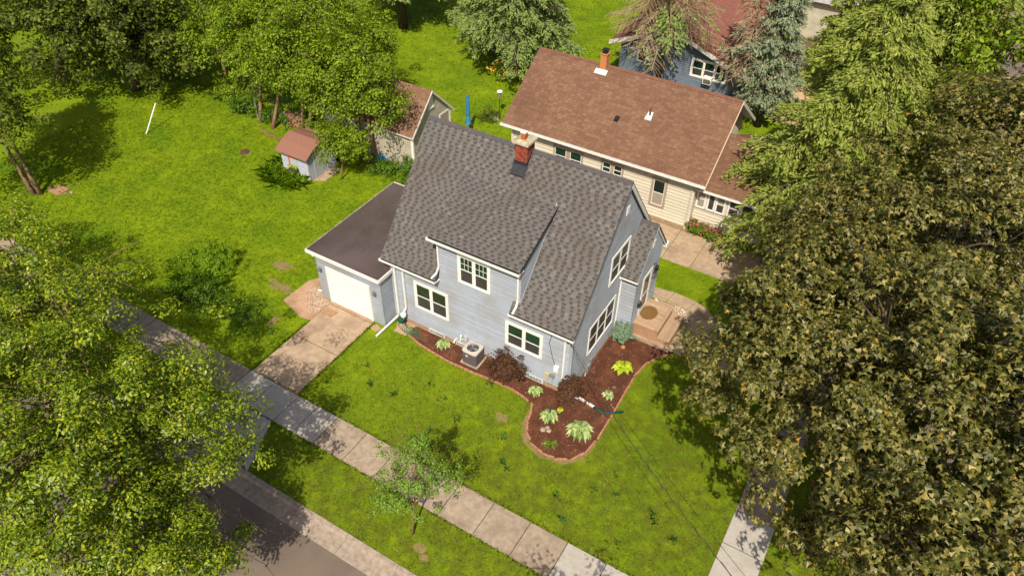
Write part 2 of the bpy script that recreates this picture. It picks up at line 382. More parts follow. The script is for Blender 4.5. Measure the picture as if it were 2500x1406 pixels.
JB = mat('joint_grit', lin(92,80,66), lin(74,64,52), 20, rough=1)
for nm_, q_ in (('sidewalk_bed', R(-60,-7.6,7.9,-6.1)), ('side_sidewalk_bed', R(7.96,-9.8,9.42,30)), ('driveway_bed', R(-12.4,-9.8,-9.88,-.9))): sheet(nm_, q_, G+.005, JB)
# --- drive and apron
dr = thing('driveway', None, None, (-11.1, -3.4, G), kind='structure')
inst(slab_mesh(2.58, 2.42, m=CONCR), 'slab', dr, (-12.43, -3.44, G+.035)); inst(slab_mesh(2.58, 2.6, m=CONCR), 'slab', dr, (-12.43, -6.06, G+.03))
b = MB(); b.prism([(-12.42,-1.0),(-9.86,-1.0),(-9.86,-.83),(-12.42,-.83)], G-.1, G+.06); b.build('slab', FOUND, dr)
b = MB(); b.prism([(-12.35,-1.75),(-11.75,-1.72),(-11.7,-1.3),(-12.3,-1.28)], G+.036, G+.06); b.build('slab', mat('tan_flagstone', lin(170,136,104,.9), lin(150,118,92,.9), 8, rough=.95), dr)
def polyslab(parent, pts, m, h=.03, name='slab'):
    b = MB(); b.prism(pts, G-.1, G+h); o = b.build(name, m, parent, bevel=.008); return o
polyslab(dr, [(-11.19,-9.9),(-8.78,-9.9),(-9.74,-7.65),(-11.19,-7.65)], CONCN, .022)
polyslab(dr, [(-13.6,-9.9),(-11.21,-9.9),(-11.21,-7.65),(-12.5,-7.65)], CONCN, .022)
# --- tan gravel pad left of the garage, patches of bare soil
def blob(cx, cy, rx, ry, n=18, seed=0, jit=.25):
    rr = random.Random(seed); return [(cx+rx*math.cos(t)*(1+rr.uniform(-jit,jit)), cy+ry*math.sin(t)*(1+rr.uniform(-jit,jit))) for t in [2*math.pi*i/n for i in range(n)]]
PAD = [(-14.55,-2.0),(-14.5,-.3),(-14.1,.35),(-13.07,.35),(-13.07,-.83),(-12.44,-.83),(-12.44,-2.35),(-13.0,-2.45)]
sheet('gravel_pad', PAD, G+.012, mat('packed_gravel', lin(196,162,134,.95), lin(170,136,108,.95), 14, rough=1, bump=.8, bscale=50, col3=lin(150,118,92,.9)))
SOIL = [blob(-16.4,-.1,.55,.4,seed=1,jit=.4), blob(-15.35,-1.35,.75,.3,seed=2,jit=.45), blob(-13.9,-3.3,.22,.35,seed=3,jit=.4), blob(-1.75,-2.5,.28,.26,seed=4,jit=.45),
        blob(-26.2,6.75,.38,.28,seed=5,jit=.3), blob(-32.1,-1.9,.7,.45,seed=6), blob(-1.2,-9.0,.3,.18,seed=8), blob(-.85,-9.25,.2,.16,seed=9)]
d = MB()
for i, s_ in enumerate(SOIL): d.face([(x,y,G+.006) for x,y in s_])
RIM = [(-.95,-1.35),(-.72,-2.3),(-.25,-2.95),(.55,-3.22),(1.35,-3.05),(1.9,-2.6)]
d.face([(x,y,G+.004) for x,y in [(-1.05,-1.3),(-.92,-2.4),(-.42,-3.12),(.5,-3.42),(1.45,-3.25),(2.05,-2.65),(2.2,-1.6),(2.0,-1.8),(1.9,-2.6),(1.35,-3.05),(.55,-3.22),(-.25,-2.95),(-.72,-2.3),(-.95,-1.35)]])
d.build('soil_patch', mat('thin_turf_soil', lin(122,120,62,.9), lin(146,120,88,.9), 6, rough=1, bump=.6), None, kind='structure')
# --- mulch bed
BED = [(-7.95,.02),(-8.0,-.68),(-7.2,-.92),(-5.6,-1.1),(-4.3,-1.08),(-3.2,-1.0),(-2.2,-1.0),(-1.5,-1.1),(-1.05,-1.3),(-.88,-1.65),(-.74,-2.2),(-.45,-2.7),(0,-3.05),(.6,-3.2),(1.2,-3.12),(1.7,-2.8),(2.0,-2.2),(2.1,-1.3),(2.08,0),(2.03,1.5),(2.0,2.6),(2.15,3.5),(2.5,4.2),(2.95,4.72),(2.6,5.0),(.72,5.0),(.72,4.5),(.02,4.5),(.02,.02)]
bed = sheet('mulch_bed', BED, G+.02, MULCH)
rng = np.random.default_rng(5)
# loose bark chips
n = 9000; x = rng.uniform(-8, 3, n); y = rng.uniform(-3.2, 5, n); k = inpoly(x, y, BED); x = x[k]; y = y[k]; n = len(x)
a = rng.uniform(0, 2*np.pi, n); L = rng.uniform(.015, .05, n); W = L*.35; z = G+.024+rng.uniform(0, .015, n); tilt = rng.uniform(-.02,.02,n)
V = np.zeros((n,4,3)); ca, sa = np.cos(a), np.sin(a)
for i,(p,q) in enumerate(((-1,-1),(1,-1),(1,1),(-1,1))):
    V[:,i,0] = x+ca*L*p-sa*W*q; V[:,i,1] = y+sa*L*p+ca*W*q; V[:,i,2] = z+tilt*p+.01
ch = rawmesh('mulch_chips', V.reshape(-1,3), np.arange(n*4), np.arange(n)*4, np.full(n,4), CHIP)
tag(ch, 'loose brown bark chips covering the foundation bed', 'mulch', kind='stuff')
# edging blocks round the bed
edg = thing('brick_edging', 'low curved edging of tan blocks round the brown mulch bed', 'edging', (0,-3,G))
path = [Vector((*p,0)) for p in BED[1:24]]
segs = []; 
Lt = 0
def resample(pts, step):
    out = []; acc = 0; 
    for a_, b_ in zip(pts[:-1], pts[1:]):
        L_ = (b_-a_).length; t = -acc
        while t+step <= L_: 
            t += step; out.append((a_.lerp(b_, max(t-step/2,0)/L_), math.atan2(b_.y-a_.y, b_.x-a_.x)))
        acc = L_-t
    return out
eb = MB(); eb.hexa([(-.125,-.05,-.1),(.125,-.05,-.1),(.125,.05,-.1),(-.125,.05,-.1),(-.118,-.04,.055),(.118,-.04,.055),(.118,.04,.055),(-.118,.04,.055)])
eme = bpy.data.meshes.new('edging_block'); eme.from_pydata(eb.v, [], eb.f); eme.materials.append(EDGE)
for p, an in resample(path, .262):
    o = inst(eme, 'edging_block', edg, (p.x, p.y, G+random.uniform(-.012,.008))); o.rotation_euler.z = an+random.uniform(-.05,.05)
# --- front path: curved concrete walk in cast pieces
fp = thing('front_path', None, None, (2,7,G), kind='structure')
for q in ([(.45,7.76),(1.3,7.8),(1.45,8.66),(.35,8.5)], [(1.33,7.8),(2.35,7.75),(2.62,8.58),(1.48,8.67)], [(2.38,7.75),(2.85,7.2),(3.75,7.92),(3.25,8.35),(2.65,8.57)],
          [(2.87,7.17),(2.9,6.25),(4.45,6.6),(4.2,7.35),(3.78,7.9)], [(2.9,6.22),(2.88,5.1),(4.35,5.2),(5.2,6.2),(4.48,6.58)], [(2.88,5.07),(2.95,4.72),(4.3,4.85),(4.35,5.17)],
          [(4.4,5.15),(4.38,4.85),(6.1,4.5),(6.3,5.75),(5.25,6.18)], [(6.14,4.5),(7.9,4.3),(7.9,5.5),(6.34,5.74)]): polyslab(fp, q, CONCR, .03)
for q in ([(2.6,4.74),(2.86,4.76),(2.86,6.8),(2.6,6.8)], [(.8,6.84),(2.58,6.84),(2.58,7.72),(.8,7.72)]): polyslab(fp, q, CONCR, .025)
PATHP = [(.76,6.8),(2.58,6.8),(2.58,4.7),(4.3,4.8),(7.9,4.25),(7.9,5.6),(5.2,6.3),(4.4,6.9),(3.7,8.0),(2.6,8.65),(1.4,8.75),(.3,8.6),(.35,7.7),(.76,7.7)]
# --- neighbour's concrete drive
nd = thing('neighbour_driveway', None, None, (0,12,G), kind='structure')
xs = [-9.2,-6.2,-3.2,-.16,1.4,4.4,7.9]
for a_, c_ in zip(xs[:-1], xs[1:]): inst(slab_mesh(c_-a_-.015, 1.42, m=CONCR), 'slab', nd, (a_, 12.28, G+.035)); inst(slab_mesh(c_-a_-.015, 1.4, m=CONCR), 'slab', nd, (a_, 10.86, G+.035))
DRIVEN = R(-9.2,10.86,7.9,13.7)

# ================================================================== BUILDING KIT
def PF(y0): return lambda s, z, o: (s, y0-o, z)          # wall facing -Y
def PG(x0): return lambda s, z, o: (x0+o, s, z)          # wall facing +X
def PL(x0): return lambda s, z, o: (x0-o, s, z)          # wall facing -X
def PB(y0): return lambda s, z, o: (s, y0+o, z)          # wall facing +Y
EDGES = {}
def edge_of(m):      # lap shadow line painted as a darker strip on each lower edge
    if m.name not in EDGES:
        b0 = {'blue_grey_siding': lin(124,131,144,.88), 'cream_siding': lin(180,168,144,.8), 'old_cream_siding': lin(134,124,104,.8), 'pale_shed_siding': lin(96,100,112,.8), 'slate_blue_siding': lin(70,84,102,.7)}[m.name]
        EDGES[m.name] = mat(m.name+'_painted_lap_shade', b0, tuple(c*.75 for c in b0), 6, rough=.9)
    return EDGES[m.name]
def siding(parent, P, polys, z0, h, m, lap=.03, name='siding', ew=.014):
    b = MB(); e = MB(); z1 = max(p[1] for q in polys for p in q); n = int(math.ceil((z1-z0)/h))
    for poly in polys:
        for i in range(n):
            a, c = z0+i*h, z0+(i+1)*h; q = clip(poly, 0, 0, a+ew, c)
            if len(q) > 2: b.face([P(p[0], p[1], lap*(1-(p[1]-a)/h)+.003) for p in q])
            q = clip(poly, 0, 0, a, a+ew)
            if len(q) < 3: continue
            zl = min(p[1] for p in q)
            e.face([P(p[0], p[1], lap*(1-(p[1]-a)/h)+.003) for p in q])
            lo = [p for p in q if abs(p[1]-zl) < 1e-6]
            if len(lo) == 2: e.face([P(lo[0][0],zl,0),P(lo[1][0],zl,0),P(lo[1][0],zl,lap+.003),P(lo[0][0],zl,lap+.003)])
    e.build('siding_lap_shade_strip', edge_of(m), parent, kind='stuff')
    return b.build(name, m, parent, kind='stuff')
def boards(parent, P, s0, s1, z0, z1, h, m, lap=.028, poly=None, ew=.016):
    z = z0; pl = poly or [(s0,z0),(s1,z0),(s1,z1),(s0,z1)]
    while z < z1-1e-6:
        f = lambda q: [P(p[0], p[1], lap*(1-(p[1]-z)/h)+.003) for p in q]
        q = clip(pl, 0, 0, z+ew, min(z+h, z1)); q2 = clip(pl, 0, 0, z, z+ew)
        if len(q) > 2:
            b = MB(); b.face(f(q)); k = 1
            if len(q2) > 2:
                b.face(f(q2)); zl = min(p[1] for p in q2); lo = [p for p in q2 if abs(p[1]-zl) < 1e-6]
                if len(lo) == 2: b.face([P(lo[0][0],zl,0),P(lo[1][0],zl,0),P(lo[1][0],zl,lap+.003),P(lo[0][0],zl,lap+.003)])
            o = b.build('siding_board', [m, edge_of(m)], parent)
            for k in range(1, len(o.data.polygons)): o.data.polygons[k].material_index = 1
        z += h
def window(par, P, s0, s1, z0, z1, n=2, cas=.12, mull=.10, muntins=False, up=GLASSG, low=SCREEN, casm=WHITE, frm=WHITE, sashes=True, curtain=False, proud=.062):
    b = MB()
    b.pbox(P, s0, s0+cas, z0, z1, 0, proud); b.pbox(P, s1-cas, s1, z0, z1, 0, proud)
    b.pbox(P, s0+cas, s1-cas, z1-cas, z1, 0, proud-.002); b.pbox(P, s0+cas, s1-cas, z0, z0+cas*.8, 0, proud+.012)
    uw = (s1-s0-2*cas-(n-1)*mull)/n; ops = []
    for i in range(n):
        a = s0+cas+i*(uw+mull); ops.append((a, a+uw))
        if i < n-1: b.pbox(P, a+uw, a+uw+mull, z0+cas*.8, z1-cas, 0, proud-.004)
    w_ = b.build('window', casm, par)
    zb, zt = z0+cas*.8, z1-cas; r = .035
    for a, c in ops:
        q = MB(); q.pbox(P, a, a+r, zb, zt, 0, .048); q.pbox(P, c-r, c, zb, zt, 0, .048); q.pbox(P, a+r, c-r, zb, zb+r, 0, .047); q.pbox(P, a+r, c-r, zt-r, zt, 0, .047)
        zm = (zb+zt)/2
        if sashes: q.pbox(P, a+r, c-r, zm-.025, zm+.02, 0, .050)
        if muntins:
            for k in (1, 2):
                t = a+r+(c-a-2*r)*k/3; q.pbox(P, t-.009, t+.009, zm+.02, zt-r, .036, .043)
            t = (zm+zt-r)/2; q.pbox(P, a+r, c-r, t-.009, t+.009, .036, .0435)
        q.build('sash', frm, w_)
        if sashes:
            g = MB(); g.pbox(P, a+r-.002, c-r+.002, zm, zt-r+.002, .005, .037); g.build('pane', up, w_)
            g = MB(); g.pbox(P, a+r-.002, c-r+.002, zb+r-.002, zm, .005, .036); g.build('pane', low, w_)
        else:
            g = MB(); g.pbox(P, a+r-.002, c-r+.002, zb+r-.002, zt-r+.002, .005, .037); g.build('pane', low, w_)
    return w_
def roofplane(parent, y0, z0, y1, z1, segs, exp_=.152, tab=(.13,.22), gap=(.12,.2), th=.010, ch_=.024, mt=SHING, mc=SHINGD, seed=1, names=('shingle_course','shingle_tab'), dash=True):
    """courses laid up a slope; segs(v_y) -> list of (x0,x1) spans at that height"""
    rr = random.Random(seed); L = math.hypot(y1-y0, z1-z0); dy, dz = (y1-y0)/L, (z1-z0)/L; sg = 1 if y1 > y0 else -1
    nx = (0, -dz*sg, dy*sg) if sg > 0 else (0, dz, -dy)
    nx = Vector(nx); nx = nx if nx.z > 0 else -nx
    def Q(x, v, h): return (x, y0+dy*v+nx.y*h, z0+dz*v+nx.z*h)
    A = MB(); B = MB(); D_ = MB(); n = int(math.ceil(L/exp_))
    for i in range(n):
        v0 = i*exp_; v1 = min(v0+exp_+.01, L); vt = v0 + exp_
        for (x0, x1) in segs(y0+dy*(v0+exp_*.5)):
            A.face([Q(x0,v0,ch_),Q(x1,v0,ch_),Q(x1,v1,.004),Q(x0,v1,.004)]); A.face([Q(x0,v0,0),Q(x1,v0,0),Q(x1,v0,ch_),Q(x0,v0,ch_)])
            x = x0 - rr.uniform(0, .3)
            while x < x1:
                w_ = rr.uniform(*tab); a, c = max(x, x0), min(x+w_, x1); g_ = rr.uniform(*gap); ga, gc = max(x+w_+.004, x0), min(x+w_+g_-.004, x1); x += w_+g_
                if dash and gc-ga > .03:
                    va, vb = v0+exp_*rr.uniform(.36,.46), min(v0+exp_*.98, L); D_.face([Q(ga,va,ch_-(ch_-.004)*(va-v0)/exp_+.003),Q(gc,va,ch_-(ch_-.004)*(va-v0)/exp_+.003),Q(gc,vb,.008),Q(ga,vb,.008)])
                if c-a < .03: continue
                h = ch_+th; u = min(v1, L)
                p = [Q(a,v0-.004,h),Q(c,v0-.004,h),Q(c,u,.008),Q(a,u,.008)]; q = [Q(a,v0-.004,ch_-.004),Q(c,v0-.004,ch_-.004)]
                B.face(p); B.face([q[0],q[1],p[1],p[0]]); B.face([q[0],p[0],p[3]]); B.face([q[1],p[2],p[1]])
    if dash: D_.build('shingle_band', SHBAND, parent, kind='stuff')
    a = A.build(names[0], mc, parent, kind='stuff'); c = B.build(names[1], mt, parent, kind='stuff')
    return Q, nx, L
def gutter(par, x0, x1, y, z, m=WHITE, w_=.11, h=.11):
    b = MB()
    b.box((x0,y-w_,z-h),(x1,y,z-h+.015)); b.box((x0,y-w_-.012,z-h),(x1,y-w_,z)); b.box((x0,y-.012,z-h),(x1,y,z-.01)); b.box((x0,y-w_,z-h+.015),(x0+.012,y-.012,z)); b.box((x1-.012,y-w_,z-h+.015),(x1,y-.012,z))
    return b.build('gutter', m, par)
def spout(par, pts, m=WHITE, r=.052, name='downspout'):
    b = MB(); b.tube(pts, r, n=4); return b.build(name, m, par)
def ridge_caps(par, x0, x1, y, z, slope, m=RIDGE, step=.2, w_=.16):
    b = MB(); x = x0; t = 0
    dz = w_*slope/math.hypot(1, slope); dy = w_/math.hypot(1, slope)
    while x < x1-.02:
        e = min(x+step+.03, x1); h0, h1 = .055, .042
        b.face([(x,y-dy,z-dz+h0),(e,y-dy,z-dz+h1),(e,y,z+h1+.02),(x,y,z+h0+.02)]); b.face([(x,y+dy,z-dz+h0),(x,y,z+h0+.02),(e,y,z+h1+.02),(e,y+dy,z-dz+h1)])
        b.face([(x,y-dy,z-dz),(x,y-dy,z-dz+h0),(x,y,z+h0+.02),(x,y,z)]); b.face([(x,y-dy,z-dz),(e,y-dy,z-dz),(e,y-dy,z-dz+h1),(x,y-dy,z-dz+h0)]); x += step
    return b.build('ridge_cap', m, par, kind='stuff')

# ================================================================== MAIN HOUSE
H = thing('house', 'pale blue-grey house with steep grey shingle roof and wall dormer at the corner', 'house', (0,0,G))
EY, EZ, RY, RZ = -.35, 3.65, 3.785, 8.664; SL = (RZ-EZ)/(RY-EY); DX0, DX1 = -6.5, -2.48; DEZ = 5.935; AY = 2.66; AZ_ = EZ+SL*(AY-EY); DS = (AZ_-DEZ)/(AY-EY)
zr = lambda y: EZ+SL*(y-EY)-.1
b = MB(); pts = [(0,G),(7.57,G),(7.57,zr(0)),(RY,RZ-.14),(0,zr(0))]      # solid body behind the siding
n = len(pts); b.v = [(-9.2,y+.0,z) for y, z in pts]+[(-.002,y,z) for y, z in pts]; b.f = [tuple(range(n)), tuple(reversed(range(n,2*n)))]+[(k,(k+1)%n,n+(k+1)%n,n+k) for k in range(n)]
b.v = [(x, y+(.002 if y == 0 else 0), z) for x, y, z in b.v]
b.build('wall', SIDING, H)
b = MB(); pts = [(.002,3.9),(AY-.05,AZ_-.2),(.002,DEZ+DS*.35-.1)]; b.v = [(DX0,y,z) for y, z in pts]+[(DX1-.002,y,z) for y, z in pts]; b.f = [(0,1,2),(5,4,3),(0,3,4,1),(1,4,5,2),(2,5,3,0)]
b.build('dormer_wall', SIDING, H)
SH = .138
siding(H, PF(0), [[(-9.2,.17),(-.001,.17),(-.001,3.56),(-9.2,3.56)], [(DX0,3.56),(DX1,3.56),(DX1,5.93),(DX0,5.93)]], .17, SH, SIDING)
siding(H, PG(0), [[(0,.17),(7.57,.17),(7.57,zr(0)),(RY,RZ-.14),(0,zr(0))]], .17, SH, SIDING)
siding(H, PG(DX1), [[(0,zr(0)+.1),(AY,AZ_-.06),(0,DEZ+DS*.35-.06)]], .17, SH, SIDING)
b = MB(); b.box((-9.22,-.045,G-.1),(.02,-.004,.165)); b.build('foundation', FOUND, H); b = MB(); b.box((.004,0,G-.1),(.045,7.57,.165)); b.build('foundation', FOUND, H)
b = MB(); b.box((-.1,-.03,.17),(.03,.0,3.75)); b.box((.0,0,.17),(.03,.1,3.85)); b.build('corner_board', SIDING, H)
# roof
RF = MB(); t = .12
def slab(b, x0, x1, y0, z0, y1, z1, t):
    b.hexa([(x0,y0,z0-t),(x1,y0,z0-t),(x1,y1,z1-t),(x0,y1,z1-t),(x0,y0,z0-.002),(x1,y0,z0-.002),(x1,y1,z1-.002),(x0,y1,z1-.002)])
slab(RF, -9.41, -6.46, EY, EZ, RY, RZ, t); slab(RF, -2.80, .176, EY, EZ, RY, RZ, t); slab(RF, -6.46, -2.80, AY, AZ_, RY, RZ, t)
slab(RF, -9.41, .176, 2*RY-EY, EZ, RY, RZ-.003, t); slab(RF, -6.70, -2.358, EY, DEZ, AY, AZ_, .1)
ROOF = RF.build('roof', BLACK, H)
def seg_main(y): return [(-9.41,.176)] if y > AY-.02 else [(-9.41,-6.46),(-2.80,.176)]
roofplane(ROOF, EY, EZ, RY, RZ, seg_main, seed=3)
roofplane(ROOF, EY, DEZ, AY+.03, AZ_+.02, lambda y: [(-6.70,-2.358)], seed=4)
roofplane(ROOF, 2*RY-EY, EZ, RY, RZ, lambda y: [(-9.41,.176)], seed=5, tab=(.3,.6))
ridge_caps(ROOF, -9.41, .18, RY, RZ, SL)
# rakes, fascia, gutters
def rake(par, x0, x1, y0, z0, y1, z1, h, m, drop=.0, name='rake_board'):
    b = MB(); b.hexa([(x0,y0,z0-h-drop),(x1,y0,z0-h-drop),(x1,y1,z1-h-drop),(x0,y1,z1-h-drop),(x0,y0,z0-drop),(x1,y0,z0-drop),(x1,y1,z1-drop),(x0,y1,z1-drop)]); return b.build(name, m, par)
rake(ROOF, .14, .185, EY, EZ+.01, RY, RZ+.01, .05, BLACK, .0)
rake(ROOF, .14, .182, 2*RY-EY, EZ, RY, RZ, .24, WHITE, .04); rake(ROOF, .03, .17, EY, EZ-.02, RY, RZ-.02, .2, SIDING, .1)
rake(ROOF, -2.40, -2.345, EY, DEZ+.02, AY, AZ_+.02, .13, BLACK)
gutter(ROOF, -9.45, -6.44, EY+.02, EZ+.0); gutter(ROOF, -2.82, .2, EY+.02, EZ+.0); gutter(ROOF, -6.74, -2.33, EY+.02, DEZ+.0, h=.13)
for a_, c_, z_ in ((-9.2,-6.46,EZ-.17), (-2.8,.03,EZ-.17), (-6.66,-2.36,DEZ-.15)):
    b = MB(); b.box((a_,EY+.02,z_),(c_,0,z_+.045)); b.build('soffit', WHITE, ROOF)
b = MB(); b.hexa([(-2.476,-.0,EZ+SL*.35+.03),(-2.44,0,EZ+SL*.35+.03),(-2.44,AY,AZ_+.03),(-2.476,AY,AZ_+.03),(-2.476,-.0,EZ+SL*.35+.09),(-2.44,0,EZ+SL*.35+.09),(-2.44,AY,AZ_+.09),(-2.476,AY,AZ_+.09)]); b.build('flashing', SIDING, ROOF)
# windows
window(H, PF(0), -7.928, -6.067, 1.223, 2.80, muntins=False, up=GLASS)
window(H, PF(0), -5.49, -3.893, 3.868, 5.40, muntins=True)
window(H, PF(0), -3.149, -1.333, 1.433, 2.80, up=GLASSG)
window(H, PG(0), 1.506, 4.081, 1.013, 2.632, n=3, mull=.06, cas=.09, up=SCREEN)
window(H, PG(0), 3.034, 4.897, 3.811, 5.361, up=GLASSG)
b = MB(); b.pbox(PG(0), 3.93, 4.2, 6.95, 7.35, 0, .05); v_ = b.build('gable_vent', WHITE, H)
for i in range(5):
    b = MB(); b.pbox(PG(0), 3.96, 4.17, 6.98+i*.07, 7.03+i*.07, .051, .065); b.build('louvre', WHITE2, v_)
for s0, s1, z0, z1 in ((-7.25,-6.35,-.02,.22), (-2.2,-1.2,-.05,.2), (-5.75,-4.95,-.02,.2)):
    b = MB(); b.pbox(PF(-.0), s0, s1, z0, z1, .046, .06); f_ = b.build('basement_window', WHITE2, H)
    for k in range(6):
        a = s0+.05+k*(s1-s0-.1)/6
        b = MB(); b.pbox(PF(0), a, a+(s1-s0-.1)/6-.02, z0+.05, z1-.05, .061, .07); b.build('glass_block', mat('glass_block', lin(96,118,120), lin(150,160,160), 9, rough=.2), f_)
# downspouts
spout(H, [(-.3,-.42,3.58),(-.3,-.1,3.3),(-.3,-.07,3.2),(-.3,-.07,.05)]); spout(H, [(-.3,-.1,.1),(-.1,-.15,.02),(.55,.02,.03),(1.27,-.04,-.03)], r=.06)
spout(H, [(-2.56,-.42,5.86),(-2.56,-.08,5.6),(-2.56,-.07,4.2),(-2.56,-.2,3.95),(-2.6,-.42,3.72)])
spout(H, [(-6.42,-.42,5.86),(-6.44,-.08,5.6),(-6.44,-.07,4.25),(-6.5,-.2,3.95),(-6.62,-.4,3.76)])
spout(H, [(-8.93,-.35,3.5),(-8.93,-.09,3.25),(-8.93,-.09,.35)], r=.06)
spout(H, [(-8.45,-.42,3.58),(-8.45,-.1,3.3),(-8.45,-.09,.95),(-8.5,-.25,.7)], r=.055)
b = MB(); b.lathe((-8.52,-.28,.45),[(.05,0),(.13,.06),(.14,.2),(.05,.26)],12); b.build('rain_filter', WHITE, H)
spout(H, [(-8.93,-.12,.25),(-9.05,-.5,.08),(-9.12,-1.62,-.0)], r=.055)
# chimney, brick by brick
b = MB(); b.box((-4.79,3.308,7.85),(-4.27,3.942,9.06)); CH = b.build('chimney', MORT, H)
bm_ = {}
def brick(par, x0, x1, y0, y1, z, h=.062, m=BRICK):
    k = (round(x1-x0,2), round(y1-y0,2), m.name)
    if k not in bm_:
        q = MB(); q.box((0,0,0),(x1-x0,y1-y0,h)); me = bpy.data.meshes.new('brick'); me.from_pydata(q.v, [], q.f); me.materials.append(m); bm_[k] = me
    inst(bm_[k], 'brick', par, (x0+random.uniform(-.002,.002), y0, z))
for r in range(11):
    z = 8.25+r*.073; off = .1 if r % 2 else 0
    xs_ = [-4.8]+[x for x in (-4.8+off+.19*k for k in range(0,4)) if -4.78 < x < -4.3]+[-4.262]
    for a_, c_ in zip(xs_[:-1], xs_[1:]):
        if c_-a_ > .03: brick(CH, a_, c_-.012, 3.298, 3.34, z, m=BRICK if random.random() < .75 else BRICK2)
    ys_ = [3.345]+[y for y in (3.3+off+.1+.19*k for k in range(0,4)) if 3.4 < y < 3.9]+[3.95]
    for a_, c_ in zip(ys_[:-1], ys_[1:]):
        brick(CH, -4.3, -4.258, a_, c_-.012, z, m=BRICK if random.random() < .75 else BRICK2); brick(CH, -4.802, -4.76, a_, c_-.012, z, m=BRICK)
b = MB(); b.box((-4.9,3.2,9.06),(-4.16,4.05,9.15)); b.hexa([(-4.9,3.2,9.15),(-4.16,3.2,9.15),(-4.16,4.05,9.15),(-4.9,4.05,9.15),(-4.75,3.35,9.22),(-4.31,3.35,9.22),(-4.31,3.9,9.22),(-4.75,3.9,9.22)]); b.build('cap', CAPM, CH, bevel=.008)
b = MB(); b.box((-4.63,3.42,9.2),(-4.43,3.62,9.5)); b.build('flue', FLUE, CH)
b = MB(); b.box((-4.65,3.40,9.5),(-4.41,3.64,9.53)); b.build('flue_rim', WHITE2, CH)
b = MB(); b.box((-4.83,3.27,7.9),(-4.23,3.99,8.28)); b.hexa([(-4.85,3.0,EZ+SL*(3.0-EY)+.02),(-4.2,3.0,EZ+SL*(3.0-EY)+.02),(-4.2,3.3,EZ+SL*(3.3-EY)+.02),(-4.85,3.3,EZ+SL*(3.3-EY)+.02),(-4.85,3.0,EZ+SL*(3.0-EY)+.10),(-4.2,3.0,EZ+SL*(3.0-EY)+.10),(-4.2,3.3,EZ+SL*(3.3-EY)+.10),(-4.85,3.3,EZ+SL*(3.3-EY)+.10)])
b.hexa([(-4.24,3.25,8.25),(-4.22,3.25,8.25),(-4.22,3.99,8.25),(-4.24,3.99,8.25),(-4.24,3.25,8.3),(-4.22,3.25,8.3),(-4.22,3.785,8.78),(-4.24,3.785,8.78)]); b.build('flashing', TAR, CH)
# vestibule
VX, VY0, VY1, VR, VZ, VRZ = .76, 4.55, 7.25, 5.97, 3.52, 5.52
vs = (VRZ-VZ)/(VR-4.33)
b = MB(); pts = [(VY0,.5),(VY1,.5),(VY1,VZ+vs*.4-.12),(VR,VRZ-.12),(VY0,VZ+vs*.22-.1)]; n = 5
b.v = [(0,y,z) for y, z in pts]+[(VX-.003,y,z) for y, z in pts]; b.f = [tuple(range(n)), tuple(reversed(range(n,2*n)))]+[(k,(k+1)%n,n+(k+1)%n,n+k) for k in range(n)]
VB = b.build('entry_vestibule', SIDING, H)
b = MB(); b.box((0,VY0+.06,G-.05),(VX-.06,VY1-.06,.5)); b.build('foundation', FOUND, VB)
siding(VB, PG(VX), [[(VY0,.5),(VY1,.5),(VY1,VZ+vs*.4-.12),(VR,VRZ-.12),(VY0,VZ+vs*.22-.1)]], .5, SH, SIDING)
siding(VB, PF(VY0), [[(0,.5),(VX,.5),(VX,3.62),(0,3.62)]], .5, .2, SIDING, lap=.02)
rf = MB(); slab(rf, 0, .86, 4.33, VZ, VR, VRZ, .1); slab(rf, 0, .86, 7.62, VZ, VR, VRZ-.003, .1); VRF = rf.build('vestibule_roof', BLACK, H)
roofplane(VRF, 4.33, VZ, VR, VRZ, lambda y: [(.0,.86)], seed=9); roofplane(VRF, 7.62, VZ, VR, VRZ, lambda y: [(.0,.86)], seed=10)
ridge_caps(VRF, 0, .86, VR, VRZ, vs); gutter(VRF, -.0, .88, 4.35, VZ+.0, w_=.09, h=.09)
rake(VRF, .80, .85, 7.62, VZ, VR, VRZ-.02, .2, WHITE, .03); rake(VRF, .83, .87, 4.33, VZ+.02, VR, VRZ+.02, .08, SIDING, .02)
b = MB(); b.box((.72,7.5,VZ-.18),(.92,7.8,VZ-.03)); b.build('eave_return', WHITE, VRF)
spout(H, [(.06,4.28,3.42),(.06,4.45,3.2),(.06,4.48,3.1),(.06,4.48,.05)], r=.042); b = MB(); b.box((.05,4.47,.42),(VX+.02,4.54,.5)); b.build('skirt_board', WHITE, VB)
b = MB(); b.pbox(PG(VX), 5.8, 6.03, 4.4, 4.75, 0, .05); b.build('gable_vent', WHITE, VB)
# front door
b = MB(); P = PG(VX)
b.pbox(P, 5.28, 5.38, .74, 3.0, 0, .06); b.pbox(P, 6.2, 6.3, .74, 3.0, 0, .06); b.pbox(P, 5.38, 6.2, 2.9, 3.0, 0, .059); D = b.build('front_door', WHITE, H)
b = MB(); b.pbox(P, 5.38, 5.47, .74, 2.9, .0, .05); b.pbox(P, 6.11, 6.2, .74, 2.9, 0, .05); b.pbox(P, 5.47, 6.11, 2.8, 2.9, 0, .049); b.pbox(P, 5.47, 6.11, .74, .95, 0, .049); b.pbox(P, 5.47, 6.11, 1.72, 1.8, 0, .049); b.build('storm_door', WHITE, D)
b = MB(); b.pbox(P, 5.47, 6.11, .95, 1.72, .005, .038); b.build('pane', mat('warm_glass', lin(120,96,80,.6), lin(86,66,56,.6), 3, rough=.1), D)
b = MB(); b.pbox(P, 5.47, 6.11, 1.8, 2.8, .005, .038); b.build('pane', mat('warm_glass'  , (0,0,0)), D)
